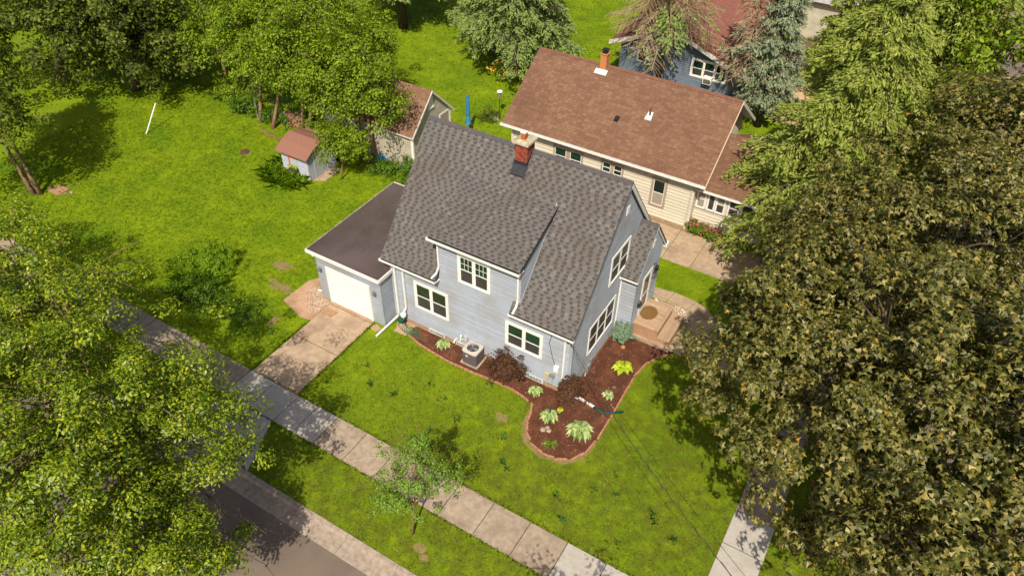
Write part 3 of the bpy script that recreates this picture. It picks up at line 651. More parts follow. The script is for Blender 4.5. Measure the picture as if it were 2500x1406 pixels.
b = MB(); b.tube([(VX+.03,6.42,3.05),(VX+.14,6.42,3.18),(VX+.2,6.42,3.08)], .012); b.lathe((VX+.2,6.42,2.72),[(.03,0),(.07,.04),(.09,.26),(.03,.34)],8); b.tube([(VX+.05,6.42,2.6),(VX+.2,6.42,2.45),(VX+.05,6.42,2.2)], .012); b.tube([(VX+.2,6.42,2.72),(VX+.26,6.42,2.5),(VX+.2,6.42,2.3)],.014); b.build('wall_lantern', BLACK, H)
# utility fittings
b = MB(); b.pbox(PF(0), -.72, -.5, 1.1, 1.45, .02, .14); b.lathe((-.61,-.17,1.2),[(.07,0),(.09,.05),(.09,.15),(.03,.18)],12); b.build('electric_meter', WHITE, H)
b = MB(); b.pbox(PF(0), -1.13, -.9, .6, .85, .05, .16); b.tube([(-1.0,-.1,.6),(-1.0,-.1,G)], .015); b.build('utility_box', mat('beige_box', lin(196,188,150,.8), rough=.6), H)
b = MB(); b.pbox(PF(0), -.86, -.68, .62, .84, .02, .1); b.tube([(-.77,-.06,.62),(-.77,-.06,G)], .012); b.build('utility_box', GREYM, H)
b = MB(); b.tube([(-.95,-.05,3.3),(-.98,-.03,2.9),(-1.05,-.03,2.6),(-.95,-.03,2.2),(-.85,-.03,1.8),(-.7,-.05,1.45)], .012, 5); b.tube([(-.95,-.05,3.3),(-.85,-.08,3.15),(-.75,-.06,3.25),(-.65,-.1,3.15),(-.6,-.1,3.3)], .014, 5); b.build('service_cable', BLACK, H)
b = MB(); b.tube([(-5.72,-.03,.3),(-5.72,-.2,.32),(-5.72,-.22,.22)], .045, 8); b.build('vent_pipe', WHITE, H)
b = MB(); b.tube([(-5.4,-.03,.45),(-5.4,-.16,.48),(-5.4,-.16,.8),(-5.36,-.2,.86),(-5.3,-.2,.8)], .04, 8); b.build('vent_pipe', WHITE, H)
b = MB(); b.pbox(PF(0), -5.25, -5.08, .5, .8, .02, .11); b.build('ac_disconnect', mat('pale_grey_box', lin(196,200,204,.8), rough=.5), H)
b = MB(); b.pbox(PG(0), 1.45, 1.75, .02, .42, .05, .2); b.pbox(PG(0), 1.85, 2.05, .2, .5, .05, .14); b.tube([(.1,1.5,.02),(.12,1.35,G)], .03, 8); b.build('utility_box', GREYM, H)

# ================================================================== ATTACHED GARAGE
GA = thing('garage', 'flat dark roofed blue-grey garage with a white overhead door beside the house', 'garage', (-11.1,2,G))
b = MB(); b.box((-13.05,-.806,G),(-9.24,5.4,2.75)); b.build('wall', SIDING, GA)
siding(GA, PF(-.81), [[(-13.05,.0),(-9.236,.0),(-9.236,2.75),(-13.05,2.75)]], .0, .2, SIDING, lap=.008)
siding(GA, PG(-9.236), [[(-.81,.0),(-.0,.0),(-.0,2.75),(-.81,2.75)]], .0, .125, SIDING, lap=.022)
b = MB(); b.box((-9.25,-.84,-.05),(-9.2,-.79,2.75)); b.box((-9.3,-.85,-.05),(-9.25,-.81,2.75)); b.build('corner_board', SIDING, GA)
b = MB(); P = PF(-.81)
b.pbox(P, -12.48, -12.36, G+.04, 2.14, .01, .06); b.pbox(P, -9.98, -9.86, G+.04, 2.14, .01, .06); b.pbox(P, -12.36, -9.98, 2.02, 2.14, .01, .058)
GD = b.build('garage_door', WHITE, GA)
for i in range(4):
    z0 = G+.07+i*.512; b = MB(); b.pbox(P, -12.36, -9.98, z0, z0+.478, .012, .04)
    for k in range(8):
        a = -12.31+k*.292; b.pbox(P, a, a+.25, z0+.07, z0+.43, .041, .052)
    b.build('door_panel', DOORW, GD)
b = MB(); b.box((-13.36,-.97,2.74),(-9.16,5.58,2.87)); GR = b.build('roof', MEMB, GA)
b = MB(); b.box((-13.40,-1.03,2.72),(-9.12,-.972,2.895)); b.build('fascia', WHITE, GR); b = MB(); b.box((-9.158,-.97,2.72),(-9.10,.1,2.895)); b.build('fascia', WHITE, GR)
b = MB(); b.box((-13.41,-.97,2.76),(-13.362,5.6,2.89)); b.build('fascia', mat('weathered_edge', lin(190,184,170,.8), lin(130,124,112,.8), 5, rough=.8), GR)
b = MB(); b.box((-13.40,5.582,2.76),(-9.2,5.63,2.89)); b.build('fascia', WHITE2, GR)
for x_ in (-10.9,-12.2): 
    b = MB(); b.box((x_,-.95,2.871),(x_+.02,5.55,2.874)); b.build('membrane_seam', mat('seam', lin(96,84,84), rough=.6), GR)
for (x_) in (-12.84, -9.6):
    b = MB(); b.box((x_-.09,-.87,1.66),(x_+.09,-.81,1.92)); b.box((x_-.06,-.93,1.7),(x_+.06,-.87,1.88)); b.build('lamp_block', mat('grey_lamp_block', lin(128,128,136,.7), rough=.6), GA, bevel=.01)
spout(GA, [(-13.2,-.85,2.68),(-13.1,-.9,2.5)], r=.03, name='gutter_outlet'); spout(GA, [(-13.1,-.5,.05),(-13.55,-.62,0.0)], r=.05)

# ================================================================== PORCH LANDING
PO = thing('porch_landing', 'tan boarded porch landing with steps below the front door', 'porch', (1.4,5.8,G))
b = MB(); b.box((.72,4.86,G-.05),(1.99,6.76,.655)); b.build('base', mat('tan_riser', lin(176,140,112,.9), lin(158,122,96,.9), 5, rough=.9), PO)
n = 13
for i in range(n):
    y = 4.84+i*.1485; b = MB(); b.box((.765,y,.66),(1.86,y+.143,.70)); b.build('board', DECKM, PO)
b = MB(); b.box((1.866,4.84,.66),(2.02,6.77,.70)); b.build('board', DECKM, PO)
b = MB(); b.box((1.99,4.84,G-.05),(2.58,6.8,.30)); b.build('step', mat('tan_riser', lin(1,1,1)), PO)
for i in range(4):
    x_ = 2.02+i*.145; b = MB(); b.box((x_,4.82,.302),(x_+.14,6.81,.34)); b.build('board', DECKM, PO)
b = MB(); b.box((.74,4.62,G-.05),(2.7,4.838,.06)); b.build('ledge', CONCR, PO)
b = MB(); b.lathe((1.12,5.78,.702),[(.42,0),(.44,.012),(.40,.02),(.0,.02)],28)
o = b.build('door_rug', RUG, None); o.location = (0,0,0); tag(o, 'round brown coir rug lying on the porch boards at the door', 'rug')
for v in o.data.vertices: v.co.y = 5.78+(v.co.y-5.78)*1.12; v.co.x = 1.16+(v.co.x-1.12)*.92
b = MB(); P = PG(VX)
hx = [(5.12+.13*math.cos(t), 1.62+.26*math.sin(t)) for t in [math.pi/6+k*math.pi/3 for k in range(6)]]
b.v = [P(s_,z_,.02) for s_,z_ in hx]+[P(5.12+(s_-5.12)*.8,1.62+(z_-1.62)*.85,.13) for s_,z_ in hx]; b.f = [tuple(range(6)), tuple(reversed(range(6,12)))]+[(k,(k+1)%6,6+(k+1)%6,6+k) for k in range(6)]
tag(b.build('mailbox', mat('dark_green_paint', (.012,.035,.03), rough=.5), None), 'dark green wall mailbox left of the front door', 'mailbox')
# splash pipe and pebbles beside porch
b = MB(); b.tube([(.86,7.5,.12),(1.0,7.45,.04),(1.85,7.15,-.02)], .05, 4); tag(b.build('drain_extension', WHITE, None), 'white downspout extension lying beside the porch steps', 'drain pipe')
def scatter_stones(name, label, poly, n, s0, s1, z, m, seed):
    rr = np.random.default_rng(seed); xs_ = [p[0] for p in poly]; ys_ = [p[1] for p in poly]
    x = rr.uniform(min(xs_),max(xs_),n*3); y = rr.uniform(min(ys_),max(ys_),n*3); k = inpoly(x,y,poly); x = x[k][:n]; y = y[k][:n]; n = len(x)
    base = np.array([[1,0,0],[0,1,0],[-1,0,0],[0,-1,0],[0,0,.7],[0,0,-.5]],float); F_ = np.array([[0,1,4],[1,2,4],[2,3,4],[3,0,4],[1,0,5],[2,1,5],[3,2,5],[0,3,5]])
    V = []; 
    for i in range(n):
        s_ = rr.uniform(s0,s1); a = rr.uniform(0,6.28); q = base*s_*rr.uniform(.7,1.3,(6,3)); c_, d_ = math.cos(a), math.sin(a)
        V.append(np.stack([q[:,0]*c_-q[:,1]*d_+x[i], q[:,0]*d_+q[:,1]*c_+y[i], q[:,2]+z+s_*.3],1))
    V = np.concatenate(V); FF = (F_[None]+np.arange(n)[:,None,None]*6).reshape(-1)
    o = rawmesh(name, V, FF, np.arange(n*8)*3, np.full(n*8,3), m); return tag(o, label, 'stones', kind='stuff')
scatter_stones('pebbles', 'pale pebbles along the edge of the porch steps', [(1.7,7.55),(2.0,7.85),(2.95,7.25),(2.85,6.85),(2.5,7.0)], 160, .03, .07, G+.03, STONE, 1)
scatter_stones('gravel', 'loose tan stones on the pad left of the garage door', [(-14.1,-.9),(-13.6,-.2),(-13.08,-.3),(-13.08,-.95),(-12.5,-.95),(-12.5,-1.9),(-13.3,-1.7)], 420, .018, .055, G+.02, STONE, 2)

# ================================================================== CREAM BUNGALOW
NB = thing('house', 'cream bungalow with a large brown roof and tan brick chimney', 'house', (-5,17,G))
NX0, NX1, NY, NEY, NEZ, NRY, NRZ = -10.98, .1, 13.7, 13.27, 3.33, 17.5, 6.23; NS = (NRZ-NEZ)/(NRY-NEY); NBY = 2*NRY-NEY
b = MB(); zz_ = NEZ+NS*(NY-NEY)-.14; pts = [(NY+.002,G),(2*NRY-NY,G),(2*NRY-NY,zz_),(NRY,NRZ-.16),(NY+.002,zz_)]; n = 5
b.v = [(NX0,y,z) for y, z in pts]+[(NX1,y,z) for y, z in pts]; b.f = [tuple(range(n)), tuple(reversed(range(n,2*n)))]+[(k,(k+1)%n,n+(k+1)%n,n+k) for k in range(n)]
b.build('wall', CREAM, NB)
boards(NB, PF(NY), NX0, NX1, .27, 3.28, .2, CREAM)
boards(NB, PG(NX1), NRY-4, NRY+4, 3.0, NRZ-.2, .2, CREAM, poly=[(NY,2.9),(2*NRY-NY,2.9),(2*NRY-NY,zz_),(NRY,NRZ-.16),(NY,zz_)])
b = MB(); b.box((NX0-.02,NY-.03,.24),(NX1+.02,NY-.003,.27)); b.build('sill_board', CREAM2, NB); b = MB(); b.box((NX1-.0,NY-.03,.27),(NX1+.03,NY+.08,3.3)); b.build('corner_board', CREAM, NB)
fb = MB(); fb.box((0,0,0),(.42,.03,.165)); fme = bpy.data.meshes.new('foundation_block'); fme.from_pydata(fb.v, [], fb.f); fme.materials.append(mat('grey_block', lin(176,150,124,.85), lin(150,126,104,.8), 9, rough=.95, bump=.5, orand=.1))
for r in range(2):
    for k in range(26): inst(fme, 'foundation_block', NB, (NX0+.0+k*.427-(.2 if r else 0)+.2, NY-.035, G+r*.172))
rf = MB(); slab(rf, -11.53, .70, NEY, NEZ, NRY, NRZ, .12); slab(rf, -11.53, .70, NBY, NEZ, NRY, NRZ-.003, .12); NR = rf.build('roof', WHITE2, NB)
roofplane(NR, NEY, NEZ, NRY, NRZ, lambda y: [(-11.53,.70)], seed=21, mt=BROWN, mc=BROWND, tab=(.27,.31), gap=(.012,.02), th=.005, ch_=.02, dash=False)
roofplane(NR, NBY, NEZ, NRY, NRZ, lambda y: [(-11.53,.70)], seed=22, mt=BROWN, mc=BROWND, tab=(.9,1.1), gap=(.012,.02), th=.005, exp_=.3, dash=False)
ridge_caps(NR, -11.53, .7, NRY, NRZ, NS, m=mat('brown_ridge', lin(104,72,58), lin(118,82,66), 6, rough=.95, island=.08))
gutter(NR, -11.58, .74, NEY+.02, NEZ-.0, w_=.13, h=.13)
b = MB(); b.box((-11.5,NEY+.03,NEZ-.16),(.68,NY,NEZ-.125)); b.build('soffit', WHITE2, NR)
rake(NR, .70, .745, NEY, NEZ+.02, NRY, NRZ+.02, .07, mat('tan_drip_edge', lin(206,184,160,.8), rough=.7)); rake(NR, .69, .74, NBY, NEZ, NRY, NRZ, .2, WHITE)
rake(NR, .14, .69, NRY, NRZ-.13, NBY, NEZ-.13, .02, WHITE2, name='soffit')
TW = dict(cas=.1, casm=TAUPE, frm=WHITE, up=GLASSG, low=GLASSG)
window(NB, PF(NY), -8.29, -6.42, 1.55, 2.75, mull=.26, **TW)
window(NB, PF(NY), -5.30, -3.94, 1.98, 2.74, mull=.19, **TW)
window(NB, PF(NY), -2.27, -1.36, .93, 2.71, n=1, cas=.13, casm=TAUPE, up=GLASS, low=CURT)
b = MB(); b.box((-7.5,17.2,5.6),(-7.13,17.58,6.92)); NC = b.build('chimney', BRICKO, NB)
b = MB(); b.box((-7.53,17.17,6.92),(-7.1,17.61,6.97)); b.build('cap', BRICKO, NC)
b = MB(); b.box((-7.45,17.24,6.97),(-7.18,17.54,7.05)); b.hexa([(-7.45,17.24,7.05),(-7.18,17.24,7.05),(-7.18,17.54,7.05),(-7.45,17.54,7.05),(-7.39,17.31,7.14),(-7.24,17.31,7.14),(-7.24,17.47,7.14),(-7.39,17.47,7.14)]); b.box((-7.49,17.2,7.14),(-7.14,17.58,7.18)); b.build('chimney_hood', BLACK, NC)
b = MB(); zc = lambda y: NEZ+NS*(y-NEY)+.04
b.hexa([(-7.7,16.93,zc(16.93)),(-6.98,16.93,zc(16.93)),(-6.98,17.18,zc(17.18)),(-7.7,17.18,zc(17.18)),(-7.7,16.93,zc(16.93)+.03),(-6.98,16.93,zc(16.93)+.03),(-6.98,17.18,zc(17.18)+.03),(-7.7,17.18,zc(17.18)+.03)]); b.build('flashing', WHITE, NC)
b = MB(); y_ = 14.9; b.hexa([(-5.4,y_,zc(y_)),(-5.13,y_,zc(y_)),(-5.13,y_+.28,zc(y_+.28)),(-5.4,y_+.28,zc(y_+.28)),(-5.37,y_+.03,zc(y_)+.12),(-5.16,y_+.03,zc(y_)+.12),(-5.16,y_+.25,zc(y_+.28)+.05),(-5.37,y_+.25,zc(y_+.28)+.05)]); b.build('roof_vent', BLACK, NR)
b = MB(); y_ = 15.4; b.hexa([(-3.82,y_,zc(y_)),(-3.45,y_,zc(y_)),(-3.5,y_+.4,zc(y_+.4)),(-3.76,y_+.4,zc(y_+.4)),(-3.82,y_,zc(y_)+.04),(-3.45,y_,zc(y_)+.04),(-3.5,y_+.4,zc(y_+.4)+.04),(-3.76,y_+.4,zc(y_+.4)+.04)]); pv_ = b.build('roof_vent', WHITE, NR)
b = MB(); b.tube([(-3.63,y_+.25,zc(y_+.25)),(-3.63,y_+.25,zc(y_+.25)+.4)], .06, 8); b.build('vent_pipe', BARK, NR)
spout(NB, [(-.02,13.2,3.22),(-.02,13.5,3.0),(-.02,13.62,2.9),(-.02,13.64,.1)], r=.045, m=CREAM); spout(NB, [(-11.0,13.2,3.2),(-11.0,13.6,2.95),(-11.0,13.64,.1)], r=.045)
# sun-porch wing
PY, PZ = 14.35, 2.62; ps = .47
b = MB(); b.box((.1,PY+.002,.15),(3.9,20.5,2.5)); b.build('porch_wall', CREAM, NB); b = MB(); b.box((.1,PY+.05,G),(3.85,20.4,.15)); b.build('foundation', mat('dark_block', lin(112,88,74,.8), rough=.95), NB)
boards(NB, PF(PY), .1, 3.9, .3, 1.22, .2, CREAM)
b = MB(); b.box((.1,PY-.06,1.22),(3.95,PY,1.3)); b.build('sill_board', TAUPE, NB)
for i, (a, c) in enumerate(((.14,.66),(.74,1.18),(1.2,1.72),(1.86,2.5),(2.55,3.2))): window(NB, PF(PY), a, c, 1.3, 2.42, n=1, cas=.05, sashes=(i != 1), low=CURT if i in (0,) else SCREEN, up=CURT if i in (0,2) else SCREEN)
rf = MB(); slab(rf, .70, 4.2, 14.0, PZ, 17.5, PZ+ps*3.5, .1); slab(rf, .12, .70, 14.0, PZ, 14.9, PZ+ps*.9, .1); slab(rf, .70, 4.2, 21.0, PZ, 17.5, PZ+ps*3.5-.003, .1); PR = rf.build('porch_roof', WHITE2, NB)
roofplane(PR, 14.0, PZ, 17.5, PZ+ps*3.5, lambda y: [(.12,4.2)], seed=25, mt=BROWN, mc=BROWND, tab=(.27,.31), gap=(.012,.02), th=.005, ch_=.02, dash=False)
roofplane(PR, 21.0, PZ, 17.5, PZ+ps*3.5, lambda y: [(.72,4.2)], seed=26, mt=BROWN, mc=BROWND, tab=(.9,1.1), gap=(.012,.02), th=.005, exp_=.3, dash=False)
gutter(PR, .1, 4.25, 14.02, PZ-.0, w_=.1, h=.11)

# ================================================================== CREAM GARAGE
CG = thing('garage', 'small cream gabled garage with brown roof among the trees', 'garage', (-19.5,12.5,G))
AX, A0, A1, AM, AE, AP = -16.0, 10.6, 14.45, 12.52, 2.35, 4.45; as_ = (AP-AE)/(AM-10.38)
b = MB(); pts = [(A0,G),(A1,G),(A1,AE+as_*.12),(AM,AP-.12),(A0,AE+as_*.12)]; b.v = [(-23,y,z) for y, z in pts]+[(AX,y,z) for y, z in pts]; b.f = [tuple(range(5)), tuple(reversed(range(5,10)))]+[(k,(k+1)%5,5+(k+1)%5,5+k) for k in range(5)]
b.build('wall', CREAM2, CG)
boards(CG, PG(AX), A0, A1, 1.0, AP-.14, .14, CREAM2, lap=.02, poly=[(A0,1.0),(A1,1.0),(A1,AE+as_*.12),(AM,AP-.14),(A0,AE+as_*.12)])
boards(CG, PF(A0), -23, AX, G+.1, AE+.1, .14, CREAM2, lap=.02)
rf = MB(); slab(rf, -23.3, -15.8, 10.38, AE, AM, AP, .1); slab(rf, -23.3, -15.8, 14.66, AE, AM, AP-.003, .1); CR = rf.build('roof', WHITE2, CG)
TB = dict(mt=mat('tan_brown_shingle', (0,0,0), rough=.95, bump=.4, ramp=[(0,lin(112,84,66)),(1,lin(130,102,84))]), mc=BROWND)
roofplane(CR, 10.38, AE, AM, AP, lambda y: [(-23.3,-15.8)], seed=31, tab=(.27,.31), gap=(.012,.02), th=.006, ch_=.02, dash=False, **TB); roofplane(CR, 14.66, AE, AM, AP, lambda y: [(-23.3,-15.8)], seed=32, tab=(.27,.31), gap=(.012,.02), th=.006, ch_=.02, dash=False, **TB)
rake(CR, -15.8, -15.76, 10.38, AE, AM, AP, .14, WHITE2, .0); rake(CR, -15.8, -15.76, 14.66, AE, AM, AP, .14, WHITE2, .0)
b = MB(); P = PG(AX); b.pbox(P, 12.28, 12.76, 3.35, 4.05, 0, .05); b.pbox(P, 12.22, 12.82, 3.25, 3.35, 0, .08); b.build('gable_window', WHITE, CG)
b = MB(); b.pbox(P, 13.3, 13.42, G, 2.5, .02, .06); b.pbox(P, 14.3, 14.45, G, 2.6, .02, .06); b.pbox(P, 13.42, 14.3, 2.38, 2.5, .02, .058); b.build('door_frame', WHITE, CG)
b = MB(); b.pbox(P, 13.42, 14.3, G, 2.38, .02, .035); b.build('door', TAUPE, CG)
b = MB(); b.box((-16.1,10.55,G),(-15.97,10.6,2.4)); b.box((-15.97,10.55,G),(-15.93,10.66,2.3)); b.build('corner_board', WHITE, CG)

# ================================================================== GARDEN SHED
SD = thing('garden_shed', 'small pale grey garden shed with a reddish brown roof on the back lawn', 'shed', (-21.6,7.5,G))
S0, S1, T0, T1 = -22.62, -20.57, 6.49, 8.75
b = MB(); pts = [(T0+.002,G),(T1,G),(T1,1.5),(7.6,1.95),(T0+.002,1.46)]; b.v = [(S0,y,z) for y, z in pts]+[(S1-.002,y,z) for y, z in pts]; b.f = [tuple(range(5)), tuple(reversed(range(5,10)))]+[(k,(k+1)%5,5+(k+1)%5,5+k) for k in range(5)]
b.build('wall', SHEDS, SD)
boards(SD, PF(T0), S0, S1, G+.04, 1.48, .15, SHEDS, lap=.02)
boards(SD, PG(S1), T0, T1, G+.04, 1.95, .13, SHEDS, lap=.035, poly=[(T0,G),(T1,G),(T1,1.5),(7.6,1.95),(T0,1.46)])
RB = mat('reddish_brown_roofing', lin(146,104,90,.9), lin(132,92,80,.9), 14, rough=.95, bump=.5)
b = MB(); prof = [(6.22,1.46),(6.9,1.86),(7.6,2.08),(8.3,1.86),(8.75,1.6),(9.02,1.58)]
for (ya, za), (yb, zb) in zip(prof[:-1], prof[1:]): b.hexa([(-22.78,ya,za-.05),(-20.36,ya,za-.05),(-20.36,yb,zb-.05),(-22.78,yb,zb-.05),(-22.78,ya,za),(-20.36,ya,za),(-20.36,yb,zb),(-22.78,yb,zb)])
b.build('roof', RB, SD)
b = MB(); P = PF(T0); b.pbox(P, -22.03, -21.95, .5, 1.22, .02, .06); b.pbox(P, -21.95, -21.3, 1.15, 1.22, .02, .06); b.build('window_frame', ORNG, SD)
b = MB(); b.pbox(P, -21.95, -21.36, .55, 1.15, .02, .035); b.build('pane', mat('pale_shutter', lin(186,190,202,.8), rough=.6), SD)
b = MB(); b.pbox(P, -22.0, -21.35, .32, .5, .02, .2); wb_ = b.build('window_box', mat('dark_planter', lin(70,74,60,.7), rough=.8), SD)
b = MB(); P = PG(S1); b.pbox(P, 6.98, 7.02, G+.05, 1.5, .02, .05); b.pbox(P, 7.02, 8.02, 1.46, 1.5, .02, .05); b.pbox(P, 8.0, 8.04, G+.05, 1.5, .02, .05); b.build('door_trim', SHEDS, SD)
b = MB(); b.pbox(P, 7.85, 8.35, .35, 1.25, .02, .045); b.build('white_panel', WHITE2, SD)
b = MB(); b.prism([(-20.5,6.6),(-19.85,7.0),(-19.9,8.4),(-20.5,8.4)], G-.05, G+.05); b.build('threshold', CONCR, SD)

# ================================================================== SLATE-BLUE HOUSE BEHIND
BH = thing('house', 'slate blue gabled house with red-brown roof behind the bungalow', 'house', (-6.8,32,G))
BY, BX0, BX1, BM = 28.0, -10.7, -2.8, -6.85; BZE, BZR, hw = 3.2, 4.95, 4.55; bs = (BZR-BZE)/hw
b = MB(); zt = BZE+bs*(hw-(BM-BX0))-.12; pts = [(BX0,G),(BX1,G),(BX1,zt),(BM,BZR-.12),(BX0,zt)]; b.v = [(x,BY+.002,z) for x, z in pts]+[(x,39,z) for x, z in pts]; b.f = [tuple(range(5)), tuple(reversed(range(5,10)))]+[(k,(k+1)%5,5+(k+1)%5,5+k) for k in range(5)]
b.build('wall', NAVY, BH)
siding(BH, PF(BY), [[(BX0,G),(BX1,G),(BX1,zt),(BM,BZR-.12),(BX0,zt)]], G, .14, NAVY)
rf = MB()
for sgn in (-1, 1):
    xe = BM+sgn*hw; rf.hexa([(xe,27.45,BZE-.12),(BM,27.45,BZR-.12),(BM,39.5,BZR-.12),(xe,39.5,BZE-.12),(xe,27.45,BZE),(BM,27.45,BZR),(BM,39.5,BZR),(xe,39.5,BZE)])
BR = rf.build('roof', mat('red_brown_roofing', lin(150,98,86,.9), lin(128,80,70,.9), 3, rough=.95, bump=.4), BH)
for sgn in (-1, 1):
    xe = BM+sgn*hw; b = MB(); b.hexa([(xe,27.40,BZE-.26),(BM,27.40,BZR-.26),(BM,27.448,BZR-.26),(xe,27.448,BZE-.26),(xe,27.40,BZE+.03),(BM,27.40,BZR+.03),(BM,27.448,BZR+.03),(xe,27.448,BZE+.03)]); b.build('rake_board', WHITE2, BR)
b = MB(); 
for sgn in (-1, 1):
    for i in range(1, 30):
        t0 = i/31; xa = BM+sgn*hw*(1-t0); za = BZE+(BZR-BZE)*t0; b.hexa([(xa-.02,27.46,za),(xa+.02,27.46,za),(xa+.02,39.4,za),(xa-.02,39.4,za),(xa-.02,27.46,za+.018),(xa+.02,27.46,za+.018),(xa+.02,39.4,za+.018),(xa-.02,39.4,za+.018)])
b.build('shingle_course', mat('red_brown_roofing', (0,0,0)), BR, kind='stuff')
window(BH, PF(BY), -9.4, -8.05, 2.0, 3.12, cas=.09, up=GLASSG, low=GLASS, casm=WHITE2, frm=GREYM)
window(BH, PF(BY), -5.48, -2.9, 1.9, 3.2, n=3, cas=.14, up=GLASSG, low=SCREEN)
for x_, w_, z_ in ((-4.42,.6,1.72), (-8.66,.5,2.02)):
    b = MB(); b.box((x_,27.6,z_),(x_+w_,27.98,z_+.48)); a_ = b.build('window_air_conditioner', WHITE, BH, bevel=.01)
    b = MB(); b.box((x_+.06,27.585,z_+.06),(x_+w_-.06,27.6,z_+.36)); b.build('grille', mat('ac_grille', lin(110,104,96,.7), rough=.8), a_)
# pale house and bare yard far right
FH = thing('house', 'pale grey far house mostly hidden by spruces at the top edge', 'house', (1,46,G))
b = MB(); b.box((-4,44,G),(5.2,52,3.2)); b.build('wall', CREAM2, FH); b = MB(); b.hexa([(-4.5,43.5,3.0),(5.7,43.5,3.0),(5.7,52.5,3.0),(-4.5,52.5,3.0),(-4.5,47.9,5.2),(5.7,47.9,5.2),(5.7,48.1,5.2),(-4.5,48.1,5.2)]); b.build('roof', mat('pale_grey_roof', lin(176,172,176,.85), lin(156,150,154,.8), 3, rough=.9), FH)
b = MB(); b.box((-3.4,43.9,1.0),(-2.2,43.99,2.3)); b.build('window', WHITE, FH)
sheet('bare_yard', [(.3,29),(3.6,28),(6.5,32),(7.2,43.5),(-2,43.5),(-1.2,34)], G+.01, mat('sandy_soil', lin(208,178,140,.9), lin(184,152,116,.9), 2, rough=1, bump=.4))

# ================================================================== VEGETATION KIT
MAPLE_L = [[(0,0),(.30,-.02),(.26,.20),(.62,.38),(.34,.50),(.0,1.0)], [(0,0),(.0,1.0),(-.34,.50),(-.62,.38),(-.26,.20),(-.30,-.02)]]
MAPLE_S = [[(0,0),(.55,.2),(.24,.46),(0,1.0)], [(0,0),(0,1.0),(-.24,.46),(-.55,.2)]]
OVAL_L = [[(0,0),(.26,.35),(.2,.75),(0,1.0)], [(0,0),(0,1.0),(-.2,.75),(-.26,.35)]]
FLAT_L = [[(0,0),(.30,.5),(0,1.0),(-.30,.5)]]
DIA_L = [[(0,0),(.3,.5),(0,1.0)], [(0,0),(0,1.0),(-.3,.5)]]
NEED_L = [[(0,0),(.17,.5),(0,1.0),(-.17,.5)]]
def norm(a): return a/np.maximum(np.linalg.norm(a, axis=-1, keepdims=True), 1e-9)
def leaves(name, P, N, T, S, tpl, m, parent, fold=.25, kind=None):
    """P positions, N normals, T tip directions, S sizes; tpl: list of n-gons in (x,y)"""
    N = norm(N); T = norm(T - N*np.sum(T*N, 1, keepdims=True)); B = np.cross(N, T); n = len(P)
    vs, lo, st, tt = [], [], [], []; off = 0; nv = sum(len(t) for t in tpl)
    V = np.zeros((n, nv, 3)); k = 0
    for t in tpl:
        for (a, b_) in t:
            V[:,k] = P + (B*a + T*b_ - N*(abs(a)*fold + b_*b_*.18))*S[:,None]; k += 1
    loops = np.arange(n*nv); starts = []
    base = np.cumsum([0]+[len(t) for t in tpl])[:-1]; ls = (np.arange(n)[:,None]*nv+np.array(base)[None]).ravel(); lt = np.tile([len(t) for t in tpl], n)
    o = rawmesh(name, V.reshape(-1,3), loops, ls, lt, m, parent)
    if kind: o['kind'] = kind
    return o
def crown_points(rng, ells, n_clump, clump_r, per, flat=.65, lo=-.35, shell=(.55,1.0), jit=.16):
    """leafy clumps spread through ellipsoids; returns leaf positions, outward directions and clump centres"""
    vol = np.array([e[1][0]*e[1][1] for e in ells], float); vol /= vol.sum(); PP, NN, CC = [], [], []
    for (c, r), f in zip(ells, vol):
        k = max(3, int(n_clump*f)); d = rng.normal(size=(k*3,3)); d = norm(d); d = d[d[:,2] > lo][:k]; k = len(d)
        lump = 1+jit*np.sin(d[:,0]*5.3+c[0])*np.sin(d[:,1]*4.7+c[1])+jit*.6*rng.normal(size=k)
        rad = rng.uniform(shell[0]**2, shell[1]**2, k)**.5*lump
        C_ = np.array(c)+d*np.array(r)*rad[:,None]; CC.append(C_)
        e = norm(rng.normal(size=(k,per,3))+np.array([0,0,.45])); rr = rng.uniform(.25,1,(k,per,1))**.6
        cr = clump_r*rng.uniform(.65,1.3,(k,1,1))
        p = C_[:,None]+e*rr*cr*np.array([1,1,flat]); PP.append(p.reshape(-1,3)); NN.append((e*.7+d[:,None]*.5).reshape(-1,3))
    return np.concatenate(PP), np.concatenate(NN), np.concatenate(CC)
def limbs(b, base, top, r0, targets, rng, split=.35, rb=.05, n=6):
    base = Vector(base); top = Vector(top); pts = []
    for i in range(7):
        t = i/6; p = base.lerp(top, t); p += Vector((math.sin(t*5+base.x)*.12*(t), math.cos(t*4+base.y)*.12*t, 0)); pts.append(p)
    b.tube(pts, [r0*(1.25 if i == 0 else 1-.75*i/6) for i in range(7)], n=9)
    for q in targets:
        q = Vector(q); t = split+(1-split)*rng.uniform(0,.8); s_ = base.lerp(top, t); i = min(int(t*6),5); s_ = pts[i].lerp(pts[i+1], t*6-i)
        m_ = s_.lerp(q, .5)+Vector((0,0,(q-s_).length*.12)); r = r0*(1-.75*t)*.5
        b.tube([s_, s_.lerp(m_,.5)+Vector((0,0,.05)), m_, q], [r, r*.8, r*.55, .015], n=n)
        for j in range(2):
            e = q+Vector(rng.normal(size=3)*.6); a = m_.lerp(q, .4); b.tube([a, a.lerp(e,.6)+Vector((0,0,.1)), e], [r*.35, r*.22, .008], n=4)
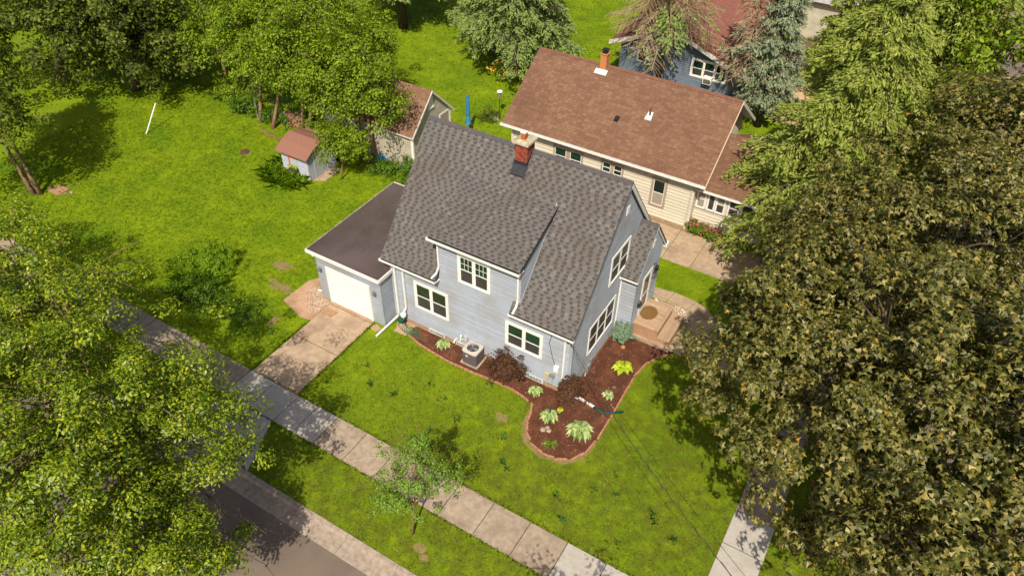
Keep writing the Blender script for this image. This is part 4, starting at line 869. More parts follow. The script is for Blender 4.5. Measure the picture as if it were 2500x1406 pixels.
def tree(name, label, base, ells, trunk_r, leafm, n_clump, clump_r, per, size, tpl=OVAL_L, bark=BARK, seed=0, group=None, nlimb=14, flat=.65, lo=-.35, droop=.3, upb=.6, shell=(.55,1.), cat='tree', jit=.16, lean=None, stems=1, fold=.25, nj=.38, ros=0):
    rng = np.random.default_rng(seed); t = thing(name, label, cat, (base[0],base[1],G), group)
    P, N, Cc = crown_points(rng, ells, n_clump, clump_r, per, flat, lo, shell, jit)
    N = N + np.array([0,0,upb]) + rng.normal(size=N.shape)*nj; T = rng.normal(size=N.shape)+N*.2+np.array([0,0,-droop])
    if ros:      # leaves set in rosettes round the twig tips
        k0 = rng.permutation(len(P))[:len(P)//ros]; Pn, Nn = P[k0], norm(N[k0]); a0 = rng.uniform(0,6.28,len(k0))
        t1 = norm(np.cross(Nn, np.array([.31,.87,.12]))); t2 = np.cross(Nn, t1); ang = a0[:,None]+np.arange(ros)[None]*(2*np.pi/ros)+rng.normal(size=(len(k0),ros))*.25
        rad = t1[:,None]*np.cos(ang)[...,None]+t2[:,None]*np.sin(ang)[...,None]
        P = (Pn[:,None]+rad*size*.35+Nn[:,None]*rng.uniform(-.4,.4,(len(k0),ros,1))*size).reshape(-1,3); T = (rad+np.array([0,0,-.25])).reshape(-1,3); N = (np.repeat(Nn[:,None],ros,1)+rad*.35+rng.normal(size=rad.shape)*.22).reshape(-1,3)
    S = size*rng.uniform(.65,1.25,len(P)); leaves('crown', P, N, T, S, tpl, leafm, t, fold)
    b = MB(); cx = sum(e[0][0] for e in ells)/len(ells); cy = sum(e[0][1] for e in ells)/len(ells); cz = sum(e[0][2] for e in ells)/len(ells)
    tg = Cc[rng.permutation(len(Cc))[:nlimb]]
    for k in range(stems):
        bx, by = base[0]+k*.35, base[1]+k*.2
        tp = (cx+(k-.5*(stems-1))*1.2, cy, cz+ells[0][1][2]*.4); limbs(b, (bx,by,G-.1), tp, trunk_r, tg[k::stems], rng)
    b.build('trunk', bark, t, smooth=True); return t
def conifer(name, label, base, H_, R_, z0, leafm, seed=0, bark=BARK, dens=1., dead=0., group=None, trunk_r=.22, topz=None, fro=.34, cluster=7):
    rng = np.random.default_rng(seed); t = thing(name, label, 'tree', (base[0],base[1],G), group)
    b = MB(); bx, by = base; b.tube([(bx,by,G-.1),(bx+.05,by,H_*.4),(bx,by+.05,H_*.75),(bx,by,H_)], [trunk_r*1.2,trunk_r*.8,trunk_r*.45,.03], n=9); tw = MB()
    z = z0; P, N, T, S = [], [], [], []
    while z < H_-.3:
        k = int(rng.integers(4,7)); ph = rng.uniform(0,6.28)
        for j in range(k):
            a = ph+2*math.pi*j/k+rng.uniform(-.3,.3); Lb = R_*((H_-z)/(H_-z0))**.75*rng.uniform(.7,1.12)+.2; dx, dy = math.cos(a), math.sin(a)
            nb = 7; pts = []
            for i in range(nb):
                u = i/(nb-1); pts.append(np.array([bx+dx*Lb*u, by+dy*Lb*u, z+Lb*(.10*u-.34*u*u)+(.12*Lb*max(0,u-.75))]))
            tw.tube([tuple(p) for p in pts], [.045*(1-u/nb*.85)*(.6+Lb*.15) for u in range(nb)], n=4, cap=False)
            isdead = rng.uniform() < dead
            nf = max(4, int(Lb*5*dens))
            for i in range(nf):
                u = .18+.82*i/nf+rng.uniform(-.02,.02); u = min(u,1.); q = u*(nb-1); i0 = min(int(q),nb-2); p = pts[i0]*(1-(q-i0))+pts[i0+1]*(q-i0)
                for sd in (-1,1):
                    ln = Lb*.42*(1-u*.72)*rng.uniform(.6,1.15)+.12; sa = a+sd*rng.uniform(.7,1.15); d = np.array([math.cos(sa), math.sin(sa), -rng.uniform(.1,.55)])
                    if isdead:
                        e = p+d*ln; m_ = (p+e)/2+np.array([0,0,-.06]); tw.tube([tuple(p),tuple(m_),tuple(e-np.array([0,0,ln*.25]))], [.018,.012,.006], n=3, cap=False)
                        if rng.uniform() < .3: tw.tube([tuple(m_),tuple(m_+d*.3+rng.normal(size=3)*.18)], [.01,.005], n=3, cap=False)
                        if rng.uniform() > .05: continue
                    c_ = cluster
                    uu = rng.uniform(.1,1.05,c_)[:,None]; pp = p+d*ln*uu+np.array([0,0,-.28*ln])*uu**2+rng.normal(size=(c_,3))*.05
                    P.append(pp); T.append(np.tile(d,(c_,1))+rng.normal(size=(c_,3))*.55+np.array([dx,dy,-.25])*.5); N.append(np.tile([.15,-.35,1.],(c_,1))+rng.normal(size=(c_,3))*.3); S.append(rng.uniform(.6,1.2,c_)*fro)
        z += rng.uniform(.26,.42)
    b.build('trunk', bark, t, smooth=True); tw.build('branches', DEADW if dead > .3 else bark, t, kind='stuff')
    leaves('crown', np.concatenate(P), np.concatenate(N), np.concatenate(T), np.concatenate(S), NEED_L, leafm, t, .1)
    return t

# ------------------------------------------------------------------ broad maples on the right
MP = 'broad maples along the side street'
tree('maple_tree', 'large dark olive maple spreading over the side sidewalk, nearest the mulch bed', (10.8,-1.6), [((10.9,-1.0,7.4),(5.6,5.0,4.6)),((8.2,1.2,7.4),(3.0,3.4,3.4)),((13.5,-3.5,8.5),(4,4,4)),((11.8,-4.2,5.2),(2.7,2.2,2.7))], .34, L_MAPLE, 470, .8, 200, .16, MAPLE_S, nj=.26, seed=11, group=MP, nlimb=34, flat=.6, lo=-.72, upb=.6, jit=.13, ros=7)
tree('maple_tree', 'dark olive maple beside the sun porch of the cream bungalow', (10.8,7.6), [((10.8,6.8,7.3),(5.4,4.8,4.7)),((8.3,7.0,6.3),(2.8,2.9,3.4))], .32, L_MAPLE, 300, .85, 165, .155, MAPLE_S, nj=.26, seed=12, group=MP, nlimb=26, flat=.6, lo=-.65, upb=.6, jit=.13, ros=7)
tree('maple_tree', 'yellow-flecked maple at the right edge behind the others', (13.8,15), [((13.6,13.8,8.2),(4.8,4.8,4.8))], .3, L_MAPLE, 180, 1.0, 110, .2, MAPLE_S, seed=13, group=MP, nlimb=16, flat=.6, upb=.7)
tree('street_tree', 'bright green street tree in the top right corner', (13.5,27), [((13.5,24,9.0),(5.5,5.5,5)),((17,20,9),(4,4,4))], .3, L_BOX, 170, 1.0, 90, .26, FLAT_L, seed=14, nlimb=12)
tree('tree', 'young maple below the picture edge shading the lower sidewalk', (6.6,-13.9), [((6.4,-13.6,5.8),(2.3,2.3,2.2))], .12, L_OLIVE, 40, .6, 60, .16, FLAT_L, seed=15, nlimb=8)
# ------------------------------------------------------------------ lower-left bright tree
LB = 'bright green trees over the street on the left'
tree('locust_tree', 'airy bright green tree overhanging the street in the lower left', (-14.9,-8.9), [((-9.9,-13.4,6.4),(4.5,3.9,3.7)),((-7.0,-12.6,5.4),(2.1,2.2,2.2)),((-8.3,-15.6,7.0),(3.3,2.6,3.6)),((-6.2,-14.4,4.6),(1.6,1.7,2.0)),((-6.6,-15.6,5.2),(2.6,2.2,2.6)),((-9.6,-16.6,5.6),(3.2,2.4,2.8)),((-5.1,-14.3,3.5),(1.5,1.6,1.6))], .17, L_LOC, 620, .55, 120, .115, OVAL_L, BARKT, seed=21, group=LB, nlimb=50, flat=.4, upb=.9, shell=(.3,1.), fold=.1, jit=.3)
tree('locust_tree', 'airy bright green tree above the left sidewalk, nearer the lawn', (-20.5,-8.8), [((-15.2,-12.4,6.4),(4.2,3.6,3.6)),((-20.5,-10.8,4.5),(3.8,2.8,2.5)),((-12,-15.2,7.),(3.4,2.6,3.4)),((-18.0,-8.8,3.9),(2.1,1.6,1.7)),((-24.5,-9.0,4.3),(3.5,2.6,2.5))], .17, L_LOC, 420, .6, 110, .13, FLAT_L, BARKT, seed=22, group=LB, nlimb=50, flat=.4, upb=.9, shell=(.3,1.), fold=.1, jit=.3)
# ------------------------------------------------------------------ trees at the back left
BL = 'dark trees along the back left of the lawn'
tree('tree', 'big dark green tree at the top left behind the guy wire', (-38.8,8.6), [((-38.3,7.8,5.0),(4.3,3.6,4.9)),((-35.3,9.8,3.6),(2.4,2.1,3.2))], .3, L_DARK, 200, .95, 110, .24, FLAT_L, seed=31, group=BL, nlimb=14, lo=-.75, jit=.3)
tree('tree', 'big dark green tree in the top left corner', (-45,7.0), [((-44.6,5.5,5.4),(5,4.4,5.2)),((-41.5,12,5.5),(3.8,3.8,4.8))], .3, L_DARK, 210, 1.0, 100, .26, FLAT_L, seed=32, group=BL, nlimb=14, lo=-.75, jit=.3)
tree('tree', 'dark green tree behind the two corner trees', (-50,16), [((-49,15,5.6),(7,5,5.5)),((-58,10,6),(6,6,6)),((-42,17.5,4.6),(4.5,3,4.2))], .3, L_DARK, 260, 1.2, 70, .36, FLAT_L, seed=33, group=BL, nlimb=10, lo=-.75)
tree('tree', 'forked olive green tree with two tan stems at the left edge', (-32.9,-2.9), [((-33.4,-3.6,4.9),(2.9,2.8,2.8)),((-36,-1.5,5.6),(2.8,2.6,3))], .13, L_OLIVE, 170, .8, 95, .2, FLAT_L, BARKT, seed=34, nlimb=14, stems=2)
# ------------------------------------------------------------------ light green group round the cream garage
MG = 'light green box elders in a row behind the back lawn'
for i, (bx, by, ell, n_, lab, st) in enumerate([
    (-31.2,10.4,[((-31.3,11.0,4.6),(2.8,2.2,3.2)),((-33.9,10.4,3.8),(1.6,1.5,1.6)),((-33.5,14,5.6),(3,2.6,3))],150,'light green tree at the left end of the back row by the guy wire',1),
    (-28.1,9.95,[((-28.3,10.9,4.7),(2.6,2.1,3.2)),((-29.0,13.6,6.4),(3.0,2.6,3.0))],170,'light green tree standing by the grey fence post',1),
    (-26.9,9.8,[((-26.0,11.0,5.1),(2.5,2.0,3.3)),((-27,15,5.6),(3,2.4,2.8))],140,'light green tree on a single tan stem in front of the woodpile',1),
    (-24.7,10.2,[((-23.9,9.9,4.9),(2.6,1.9,3.3)),((-24.4,13.8,6.3),(3.0,2.6,2.8))],185,'light green twin-stemmed tree just behind the garden shed',2),
    (-19.0,9.9,[((-21.2,9.6,4.7),(2.4,1.6,3.2)),((-20.4,11.8,5.9),(2.2,2.,2.)),((-17.9,9.5,4.5),(1.9,1.3,2.3))],230,'light green tree leaning over the cream garage roof',2)]):
    tree('box_elder_tree', lab, (bx,by), ell, .13, L_BOX, int(n_), .68, 100, .17, FLAT_L, BARKT, seed=40+i, group=MG, nlimb=16, stems=st, lo=-.5, jit=.28)
tree('box_elder_sapling', 'thin arching sapling leafing beside the garden shed', (-19.2,7.6), [((-19.3,7.7,2.2),(1.3,1.1,1.5)),((-18.4,8.4,2.2),(1.,.9,1.1))], .05, L_BOX, 90, .42, 80, .13, FLAT_L, BARKT, seed=46, nlimb=8, lo=-.7)
# ------------------------------------------------------------------ conifers
conifer('spruce_tree', 'tall yellow-green spruce with long sweeping boughs beside the bungalow', (6.3,15.6), 15.5, 5.2, 2.2, L_SPR, seed=51, fro=.23, cluster=15)
conifer('spruce_tree', 'second yellow-green spruce at the top edge behind the first', (8.6,24.5), 17, 5.0, 2.5, L_SPR, seed=52, fro=.28, cluster=9)
conifer('blue_spruce_tree', 'blue-green spruce right of the slate blue house', (-.1,27.4), 13.0, 1.9, 2.2, L_BSPR, seed=53, fro=.22, cluster=16, dead=.15)
conifer('dying_spruce_tree', 'mostly bare spruce with tan dead boughs over the slate blue gable', (-7.2,26.7), 14, 4.0, 5.2, L_GSPR, seed=54, dead=.9, dens=.85, trunk_r=.17)
conifer('dying_spruce_tree', 'second bare spruce with drooping dead boughs at the right corner of the slate blue gable', (-1.7,27.0), 12, 1.8, 3.6, L_BSPR, seed=55, dead=.9, dens=.6, trunk_r=.12)
conifer('spruce_tree', 'small spruce in front of the pale far house', (3.0,35.5), 11, 2.6, 1.0, L_SPR, seed=60, fro=.28, cluster=10)
conifer('pine_tree', 'grey-green spruce whose trunk stands nearest the bungalow roof corner', (-17.56,25.64), 15, 4.2, 3.0, L_GSPR, seed=56, dead=.12, trunk_r=.3, fro=.26, cluster=12)
conifer('pine_tree', 'grey-green spruce standing behind its twin on the back lawn', (-19.92,28.2), 16, 4.4, 3.4, L_GSPR, seed=57, dead=.12, trunk_r=.32, fro=.26, cluster=12)
conifer('pine_tree', 'leaning bare-trunked spruce at the top edge left of the back lawn', (-29.8,27.6), 17, 4.2, 4.2, L_GSPR, seed=58, dead=.35, trunk_r=.34, fro=.3, cluster=9)
tree('tree', 'dark green tree at the top edge left of the leaning spruce', (-34,32), [((-34,32,5),(4.5,4,4.4)),((-40,30,5),(4.,4,4.))], .26, L_DARK, 90, 1.1, 60, .3, FLAT_L, seed=59, nlimb=8)
# ------------------------------------------------------------------ young street tree
tree('young_street_tree', 'slender young tree on the grass strip beside the sidewalk', (-1.75,-8.7), [((-1.75,-8.3,3.0),(1.35,1.3,1.35)),((-2.6,-8.9,1.9),(.75,.7,.65)),((-1.6,-8.1,4.4),(.55,.55,.8)),((-.75,-8.0,3.3),(.7,.6,.6))], .045, L_STREET, 130, .25, 46, .085, OVAL_L, BARKT, seed=61, nlimb=26, flat=.8, upb=.3, shell=(.2,1.), lo=-.9)

# ------------------------------------------------------------------ shrubs
def shrub(name, label, c, r, h, m, n=60, per=26, size=.07, seed=0, group=None, cat='shrub', tpl=OVAL_L, cl=.2, upb=.5, lo=-.05):
    rng = np.random.default_rng(seed); t = thing(name, label, cat, (c[0],c[1],G), group)
    P, N, Cc = crown_points(rng, [((c[0],c[1],G+h*.45),(r[0],r[1],h*.55))], n, cl, per, .8, lo-.3, (.45,1.12), .3); N = N+np.array([0,0,upb])+rng.normal(size=N.shape)*.5
    P[:,2] = np.maximum(P[:,2], G+.02); leaves('foliage', P, N, rng.normal(size=N.shape), size*rng.uniform(.6,1.3,len(P)), tpl, m, t, .2)
    b = MB()
    for q in Cc[rng.permutation(len(Cc))[:14]]: b.tube([(c[0],c[1],G-.02),((c[0]+q[0])/2,(c[1]+q[1])/2,G+h*.35),tuple(q)], [.02,.014,.006], n=4)
    b.build('stems', BARK, t); return t
shrub('ninebark_shrub', 'dark bronze ninebark shrub beside the air conditioner', (-2.75,-.6), (.68,.5), 1.3, L_PURP, 120, 40, .085, 71, 'dark bronze shrubs in the mulch bed')
shrub('ninebark_shrub', 'dark purple ninebark shrub at the house corner', (.22,-.42), (.5,.5), 1.4, L_PURP, 100, 36, .085, 72, 'dark bronze shrubs in the mulch bed')
t = shrub('globe_spruce', 'round blue-green globe spruce by the porch corner', (.55,4.2), (.5,.46), .95, L_GLOBE, 170, 60, .07, 73, tpl=NEED_L, cl=.09, upb=.1)
shrub('bush', 'round dark green bush on the side lawn', (-19.2,-1.9), (1.15,.95), 1.15, L_LONG, 110, 60, .08, 74); shrub('bush', 'small dark green bush left of the round bush', (-20.7,-2.5), (.55,.5), .8, L_LONG, 36, 30, .09, 75)
shrub('weedy_bush', 'tall weedy bushes in the shade near the left sidewalk', (-17.4,-4.2), (1.5,1.0), 1.5, L_SHRUB, 90, 34, .1, 76); shrub('weedy_bush', 'low weedy bush in the shade nearer the driveway', (-15.2,-3.9), (1.3,.9), .8, L_SHRUB, 60, 34, .09, 77)
shrub('bush', 'dark clipped bush beside the blue umbrella', (-15.6,18.3), (.7,.6), .7, L_DARK, 50, 26, .09, 78)
for i, (x_, y_, rx, h_, lab) in enumerate([(-17.4,9.4,.9,.9,'leafy green bush behind the flat garage roof, next to the sapling'), (-16.2,10.0,.9,1.1,'green bush against the main house rake'), (-15.0,9.2,.9,1.0,'green bush half hidden by the main roof'), (-16.9,11.3,.7,.8,'small green bush by the blue tarp')]):
    shrub('bush', lab, (x_,y_), (rx,rx*.8), h_, L_SHRUB, 50, 30, .11, 80+i)
shrub('hedge_clump', 'dark low growth round the feet of the back row trees', (-29.6,10.4), (1.7,.8), 1.3, L_SHRUB, 80, 34, .12, 86); shrub('hedge_clump', 'weedy growth beside the woodpile', (-27.2,10.6), (1.2,.6), .9, L_SHRUB, 50, 30, .11, 87)
for i_, (x_, y_, lab) in enumerate([(-31.6,10.6,'undergrowth under the leftmost back row tree'), (-24.2,11.4,'undergrowth behind the garden shed'), (-22.3,9.8,'undergrowth between the shed and the cream garage')]): shrub('hedge_clump', lab, (x_,y_), (1.4,.6), 1.8, L_BOX, 110, 40, .13, 130+i_)
shrub('flower_clump', 'yellow-flowered daylily clump by the bungalow roof corner', (-17.9,24.6), (1.7,1.2), .7, L_SHRUB, 80, 30, .13, 88)
def blooms(name, label, c, r, h, m, n, size, seed, cat='flowers'):
    rng = np.random.default_rng(seed); a = rng.uniform(0,6.28,n); q = rng.uniform(0,1,n)**.5; P = np.stack([c[0]+np.cos(a)*q*r[0], c[1]+np.sin(a)*q*r[1], G+h*(.75+.35*rng.uniform(0,1,n))*(1-.3*q)],1)
    k = 6; P2 = np.repeat(P,k,0)+rng.normal(size=(n*k,3))*size*.35; N = norm(rng.normal(size=(n*k,3))+np.array([0,0,1.])); 
    o = leaves(name, P2, N, rng.normal(size=N.shape), np.full(n*k,size), DIA_L, m, None); return tag(o, label, cat, kind='stuff')
blooms('yellow_blooms', 'yellow daylily blooms by the bungalow roof corner', (-17.9,24.6), (1.7,1.2), .75, YELL, 70, .16, 89)
shrub('flower_clump', 'orange-flowered clump left of the slate blue house', (-11.6,26.6), (1.0,1.0), .9, L_SHRUB, 50, 30, .12, 90); blooms('orange_blooms', 'orange blooms left of the slate blue house', (-11.6,26.6), (1.0,1.0), .95, ORAN, 50, .17, 91)
# pink hydrangeas under the sun porch
for i, (x_, y_) in enumerate([(.25,13.95),(.85,13.85),(1.5,13.75),(2.1,13.6),(2.7,13.5)]):
    t = shrub('hydrangea_bush', ['pink hydrangea nearest the bungalow corner','pink hydrangea second from the bungalow corner','pink hydrangea under the middle of the porch windows','pink hydrangea fourth from the bungalow corner','pink hydrangea next to the big maple crown'][i], (x_,y_), (.42,.38), .7, L_SHRUB, 30, 26, .1, 100+i, 'pink hydrangeas under the porch windows')
    rng = np.random.default_rng(200+i); n = 34; a = rng.uniform(0,6.28,n); q = rng.uniform(0,1,n)**.5; C_ = np.stack([x_+np.cos(a)*q*.45, y_+np.sin(a)*q*.42, G+.72-.35*q**2+rng.uniform(-.05,.08,n)],1)
    k = 10; P = np.repeat(C_,k,0)+norm(rng.normal(size=(n*k,3)))*.055; o = leaves('blooms', P, norm(P-np.repeat(C_,k,0))+np.array([0,0,.3]), rng.normal(size=P.shape), np.full(n*k,.06), DIA_L, PINK, t)
# hostas and grasses in the mulch bed
def hosta(label, x, y, r, h, m, n, seed, L=.26, W=1.5):
    rng = np.random.default_rng(seed); t = thing('hosta_plant', label, 'hosta', (x,y,G), 'hostas in the mulch bed'); b = MB()
    for i in range(n):
        a = i*2.4+rng.uniform(-.3,.3); ti = (i+.5)/n; rr = r*(.25+.75*ti); q = Vector((math.cos(a),math.sin(a),0)); s_ = Vector((-q.y,q.x,0))*W*L*.22; z0 = G+.03+h*(1-ti*.55)
        p0 = Vector((x,y,0))+q*rr*.35+Vector((0,0,z0*.9)); p1 = Vector((x,y,0))+q*rr*.75+Vector((0,0,z0+.03)); p2 = Vector((x,y,0))+q*rr*1.1+Vector((0,0,max(G+.03,z0-h*.35)))
        b.face([p0,p1-s_,p2]); b.face([p0,p2,p1+s_])
        c0 = Vector((x,y,G)); b.face([c0-s_*.1,p0-s_*.1,p0+s_*.1,c0+s_*.1])
    b.build('foliage', m, t); return t
hosta('small variegated hosta left of the air conditioner', -6.2, -.42, .36, .3, L_HOST, 70, 1)
hosta('variegated hosta between the two dark shrubs', -1.25, -.62, .34, .32, L_HOST, 60, 2)
hosta('variegated hosta with a dark green stake in it', -.1, -1.5, .42, .34, L_HOST, 80, 3)
hosta('largest variegated hosta in the round end of the bed', 1.32, -1.5, .58, .42, L_HOST, 130, 4)
hosta('lime green broad-leaved hosta right of the house corner', 1.4, 2.6, .5, .35, L_LIME, 26, 5, L=.5, W=1.3)
hosta('small ragged hosta beside the green drain pipe', 1.5, .85, .3, .22, L_HOST, 28, 6)
hosta('small grassy clump at the tip of the bed', .62, -2.72, .36, .22, L_STREET, 34, 7, W=.5)
hosta('tiny lime seedling at the foot of the purple shrub', .12, -.95, .16, .14, L_LIME, 12, 8)
# long grass clumps round the shed
def grassclump(name, label, c, r, n, h, m, seed, kind=None, cat='ornamental grass'):
    rng = np.random.default_rng(seed); a = rng.uniform(0,6.28,n); q = rng.uniform(0,1,n)**.5; x = c[0]+np.cos(a)*q*r[0]; y = c[1]+np.sin(a)*q*r[1]
    o = blades(name, x, y, h*rng.uniform(.6,1.2,n), np.full(n,.05), m, rng, lean=1.7); return tag(o, label, cat, kind=kind)
def blades(name, x, y, h, w_, m, rng, lean=.5, simple=False):
    n = len(x); a = rng.uniform(0,6.28,n); l_ = rng.uniform(0,lean,n)*h; d = np.stack([np.cos(a),np.sin(a),0*a],1); s_ = np.stack([-np.sin(a),np.cos(a),0*a],1)*w_[:,None]*.5
    p = np.stack([x,y,np.full(n,G)],1); mid = p+d*(l_*.4)[:,None]+np.array([0,0,1.])*(h*.62)[:,None]; tip = p+d*(l_*1.3)[:,None]+np.array([0,0,1.])*(h*.86)[:,None]
    if simple: return rawmesh(name, np.stack([p-s_*1.5,p+s_*1.5,tip],1).reshape(-1,3), np.arange(n*3), np.arange(n)*3, np.full(n,3), m)
    V = np.stack([p-s_,p+s_,mid+s_*.8,tip,mid-s_*.8],1).reshape(-1,3)
    return rawmesh(name, V, np.arange(n*5), np.arange(n)*5, np.full(n,5), m)
grassclump('long_grass', 'long arching grass round the front of the garden shed', (-21.9,5.75), (1.5,.75), 330, .5, L_LONG, 301, 'stuff')
grassclump('long_grass', 'long grass left of the garden shed', (-23.2,6.7), (.75,1.1), 180, .45, L_LONG, 302, 'stuff')
grassclump('long_grass', 'tall dark grass round the shaded bushes near the left sidewalk', (-18.8,-3.4), (1.1,1.3), 600, .5, L_LONG, 303, 'stuff')

# ------------------------------------------------------------------ lawn grass blades
rng = np.random.default_rng(77)
EXC = [BED, PAD, PATHP, R(-9.2,-.82,.1,7.6), R(-13.1,-.82,-9.1,5.5), R(-12.45,-9.9,-9.83,-.8), [(-13.65,-9.92),(-8.72,-9.92),(-9.7,-7.6),(-12.6,-7.6)], R(-60,-7.66,20,-6.04), R(7.9,-20,9.47,60), DRIVEN,
       R(-11,13.6,4,22), R(-23,10.6,-16,14.5), R(-22.7,6.4,-19.8,8.8), R(-10.8,27.9,-2.7,40), R(0,4.5,2.72,7.6), [(.3,29),(3.6,28),(6.5,32),(7.2,43.5),(-2,43.5),(-1.2,34)], R(-4,43,6,53)]
def grass_patch(name, x0, y0, x1, y1, dens, h, w_, label, seed):
    rng = np.random.default_rng(seed); n = int((x1-x0)*(y1-y0)*dens); x = rng.uniform(x0,x1,n); y = rng.uniform(y0,y1,n)
    # keep what the camera can see
    d = np.stack([x-CAM.x,y-CAM.y,np.full(n,G-CAM.z)],1); w3 = d@np.array(fw); u = d@np.array(r2)/w3*F; v = d@np.array(u2)/w3*F
    k = (np.abs(u) < 1330) & (np.abs(v) < 780)
    for p in EXC: k &= ~inpoly(x,y,p)
    for p in SOIL: k &= ~(inpoly(x,y,p) & (rng.uniform(0,1,n) < .5))
    x, y = x[k], y[k]; m_ = 5; x = np.repeat(x,m_)+rng.normal(size=len(x)*m_)*.035; y = np.repeat(y,m_)+rng.normal(size=len(y)*m_)*.035; n = len(x)
    cl = .8+.1*np.sin(x*3.1+2*np.sin(y*1.7))*np.sin(y*2.7+2*np.sin(x*1.9)+1)
    o = blades(name, x, y, h*rng.uniform(.5,1.3,n)*cl, np.full(n,w_), BLADE, rng, lean=.9, simple=True); return tag(o, label, 'grass', kind='stuff')
grass_patch('grass', -14,-9.9,12.2,10.8, 160, .06, .013, 'short mown grass of the front yard and verge', 401)
grass_patch('grass', -38,-9.9,-14,12, 70, .085, .02, 'bright mown grass of the side and back lawn', 402)
grass_patch('grass', -38,12,12,52, 22, .10, .03, 'mown grass of the far lawns', 403)
rng = np.random.default_rng(78); wx, wy = [], []
for (cx_, cy_) in [(-.6,-4.4),(-.3,-4.6),(-4.4,-3.0),(-3.3,-3.6),(-2.6,-4.9),(-5.3,-2.6),(1.9,-4.6),(3.4,-2.6),(3.0,-3.6),(3.8,-3.4),(5.3,-3.4),(5.5,-3.6),(4.7,-5.2),(6.4,-4.0),(2.6,-5.4),(-7.6,-4.0),(-1.2,-3.4),(-6.3,-3.9),(-3.9,-4.6),(-8.4,-3.2)]:
    k_ = int(rng.integers(8,20)); wx.append(cx_+rng.normal(size=k_)*.07); wy.append(cy_+rng.normal(size=k_)*.07)
wx = np.concatenate(wx); wy = np.concatenate(wy)
tag(blades('weed_tufts', wx, wy, rng.uniform(.08,.16,len(wx)), np.full(len(wx),.05), mat('dark_weed_leaf', lin(40,72,18), lin(56,92,24), 9, rough=.7), rng, 1.4), 'dark broadleaf weed tufts dotted over the front lawn', 'weeds', kind='stuff')
# clover and fallen leaf flecks
n = 2600; x = rng.uniform(-12,8,n); y = rng.uniform(-9.8,-.9,n); k = np.ones(n,bool)
for p in EXC: k &= ~inpoly(x,y,p)
x, y = x[k], y[k]; P = np.stack([x,y,np.full(len(x),G+.05)],1)
tag(leaves('clover_flecks', P, np.tile([0,0,1.],(len(x),1))+rng.normal(size=P.shape)*.3, rng.normal(size=P.shape), rng.uniform(.02,.045,len(x)), FLAT_L, mat('lawn_fleck', (0,0,0), rough=.8, ramp=[(0,lin(150,160,70)),(.6,lin(176,180,110)),(.85,lin(150,120,70)),(1,lin(190,170,130))]), None), 'pale clover heads and fallen leaf flecks in the front lawn', 'clover', kind='stuff')
# litter on the flat garage roof and walks
n = 260; x = np.concatenate([rng.uniform(-13.2,-9.3,n), rng.uniform(-12,7,n)]); y = np.concatenate([rng.uniform(-.8,5.4,n), rng.uniform(-7.5,-6.1,n)]); z = np.concatenate([np.full(n,2.885), np.full(n,G+.045)]); P = np.stack([x,y,z],1)
tag(leaves('leaf_litter', P, np.tile([0,0,1.],(len(x),1)), rng.normal(size=P.shape), rng.uniform(.02,.05,len(x)), FLAT_L, mat('dry_leaf', (0,0,0), rough=.9, ramp=[(0,lin(120,90,56)),(1,lin(160,140,90))]), None), 'dry leaf litter on the flat garage roof and the sidewalk', 'leaves', kind='stuff')
# taller weed tufts along edges and clover dots
n = 900; x = np.concatenate([rng.uniform(-12,7.9,n), rng.uniform(-12,7.9,n), np.full(400,-9.8)+rng.normal(size=400)*.03, np.full(400,-12.48)+rng.normal(size=400)*.03]); y = np.concatenate([np.full(n,-6.03), np.full(n,-7.67), rng.uniform(-6,-.9,400), rng.uniform(-6,-2.4,400)])+rng.normal(size=2*n+800)*.03
tag(blades('edge_grass', x, y, rng.uniform(.05,.13,len(x)), np.full(len(x),.015), BLADE, rng, .9), 'ragged grass fringe along the sidewalk and driveway edges', 'grass', kind='stuff')

# ================================================================== THINGS IN THE GARDEN
AC = thing('air_conditioner', 'dark grey outdoor air conditioner with a round top fan guard', 'air conditioner', (-4.56,-.43,G))
b = MB(); c_ = (-4.56,-.43); 
def rrect(cx, cy, hx, hy, r, n=5):
    o = []
    for sx, sy, a0 in ((1,1,0),(-1,1,math.pi/2),(-1,-1,math.pi),(1,-1,1.5*math.pi)):
        for k in range(n): a = a0+k*math.pi/2/(n-1); o.append((cx+sx*(hx-r)+r*math.cos(a), cy+sy*(hy-r)+r*math.sin(a)))
    return o
PADM = MB(); PADM.box((-5.0,-.86,G),(-4.1,.0,G+.05)); PADM.build('pad', CONC, AC)
b.prism(rrect(*c_,.37,.36,.09), G+.05, .63); b.build('casing', ACM, AC)
for k in range(18):
    b = MB(); z_ = .0+k*.034; b.prism(rrect(*c_,.374,.364,.092), z_, z_+.012); b.build('louvre', mat('ac_louvre', lin(84,78,80), rough=.5), AC)
b = MB(); n = 40; ro = []; ri = []
for k in range(n):
    t_ = 2*math.pi*k/n; ct, st_ = math.cos(t_), math.sin(t_); q_ = (abs(ct)**7+abs(st_)**7)**(-1/7); ro.append((c_[0]+.385*q_*ct, c_[1]+.375*q_*st_)); ri.append((c_[0]+.27*ct, c_[1]+.27*st_))
for k in range(n):
    a, c = k, (k+1)%n; b.face([(*ro[a],.70),(*ro[c],.70),(*ri[c],.72),(*ri[a],.72)]); b.face([(*ro[a],.63),(*ro[c],.63),(*ro[c],.70),(*ro[a],.70)]); b.face([(*ri[a],.72),(*ri[c],.72),(*ri[c],.58),(*ri[a],.58)])
b.build('top_cover', ACL, AC)
b = MB(); b.lathe((c_[0],c_[1],.631),[(.26,0),(.25,.003)],24); b.build('fan_well', BLACK, AC)
b = MB(); b.lathe((c_[0],c_[1],.64),[(.06,0),(.07,.03),(.03,.05)],12); b.build('fan_hub', ACM, AC)
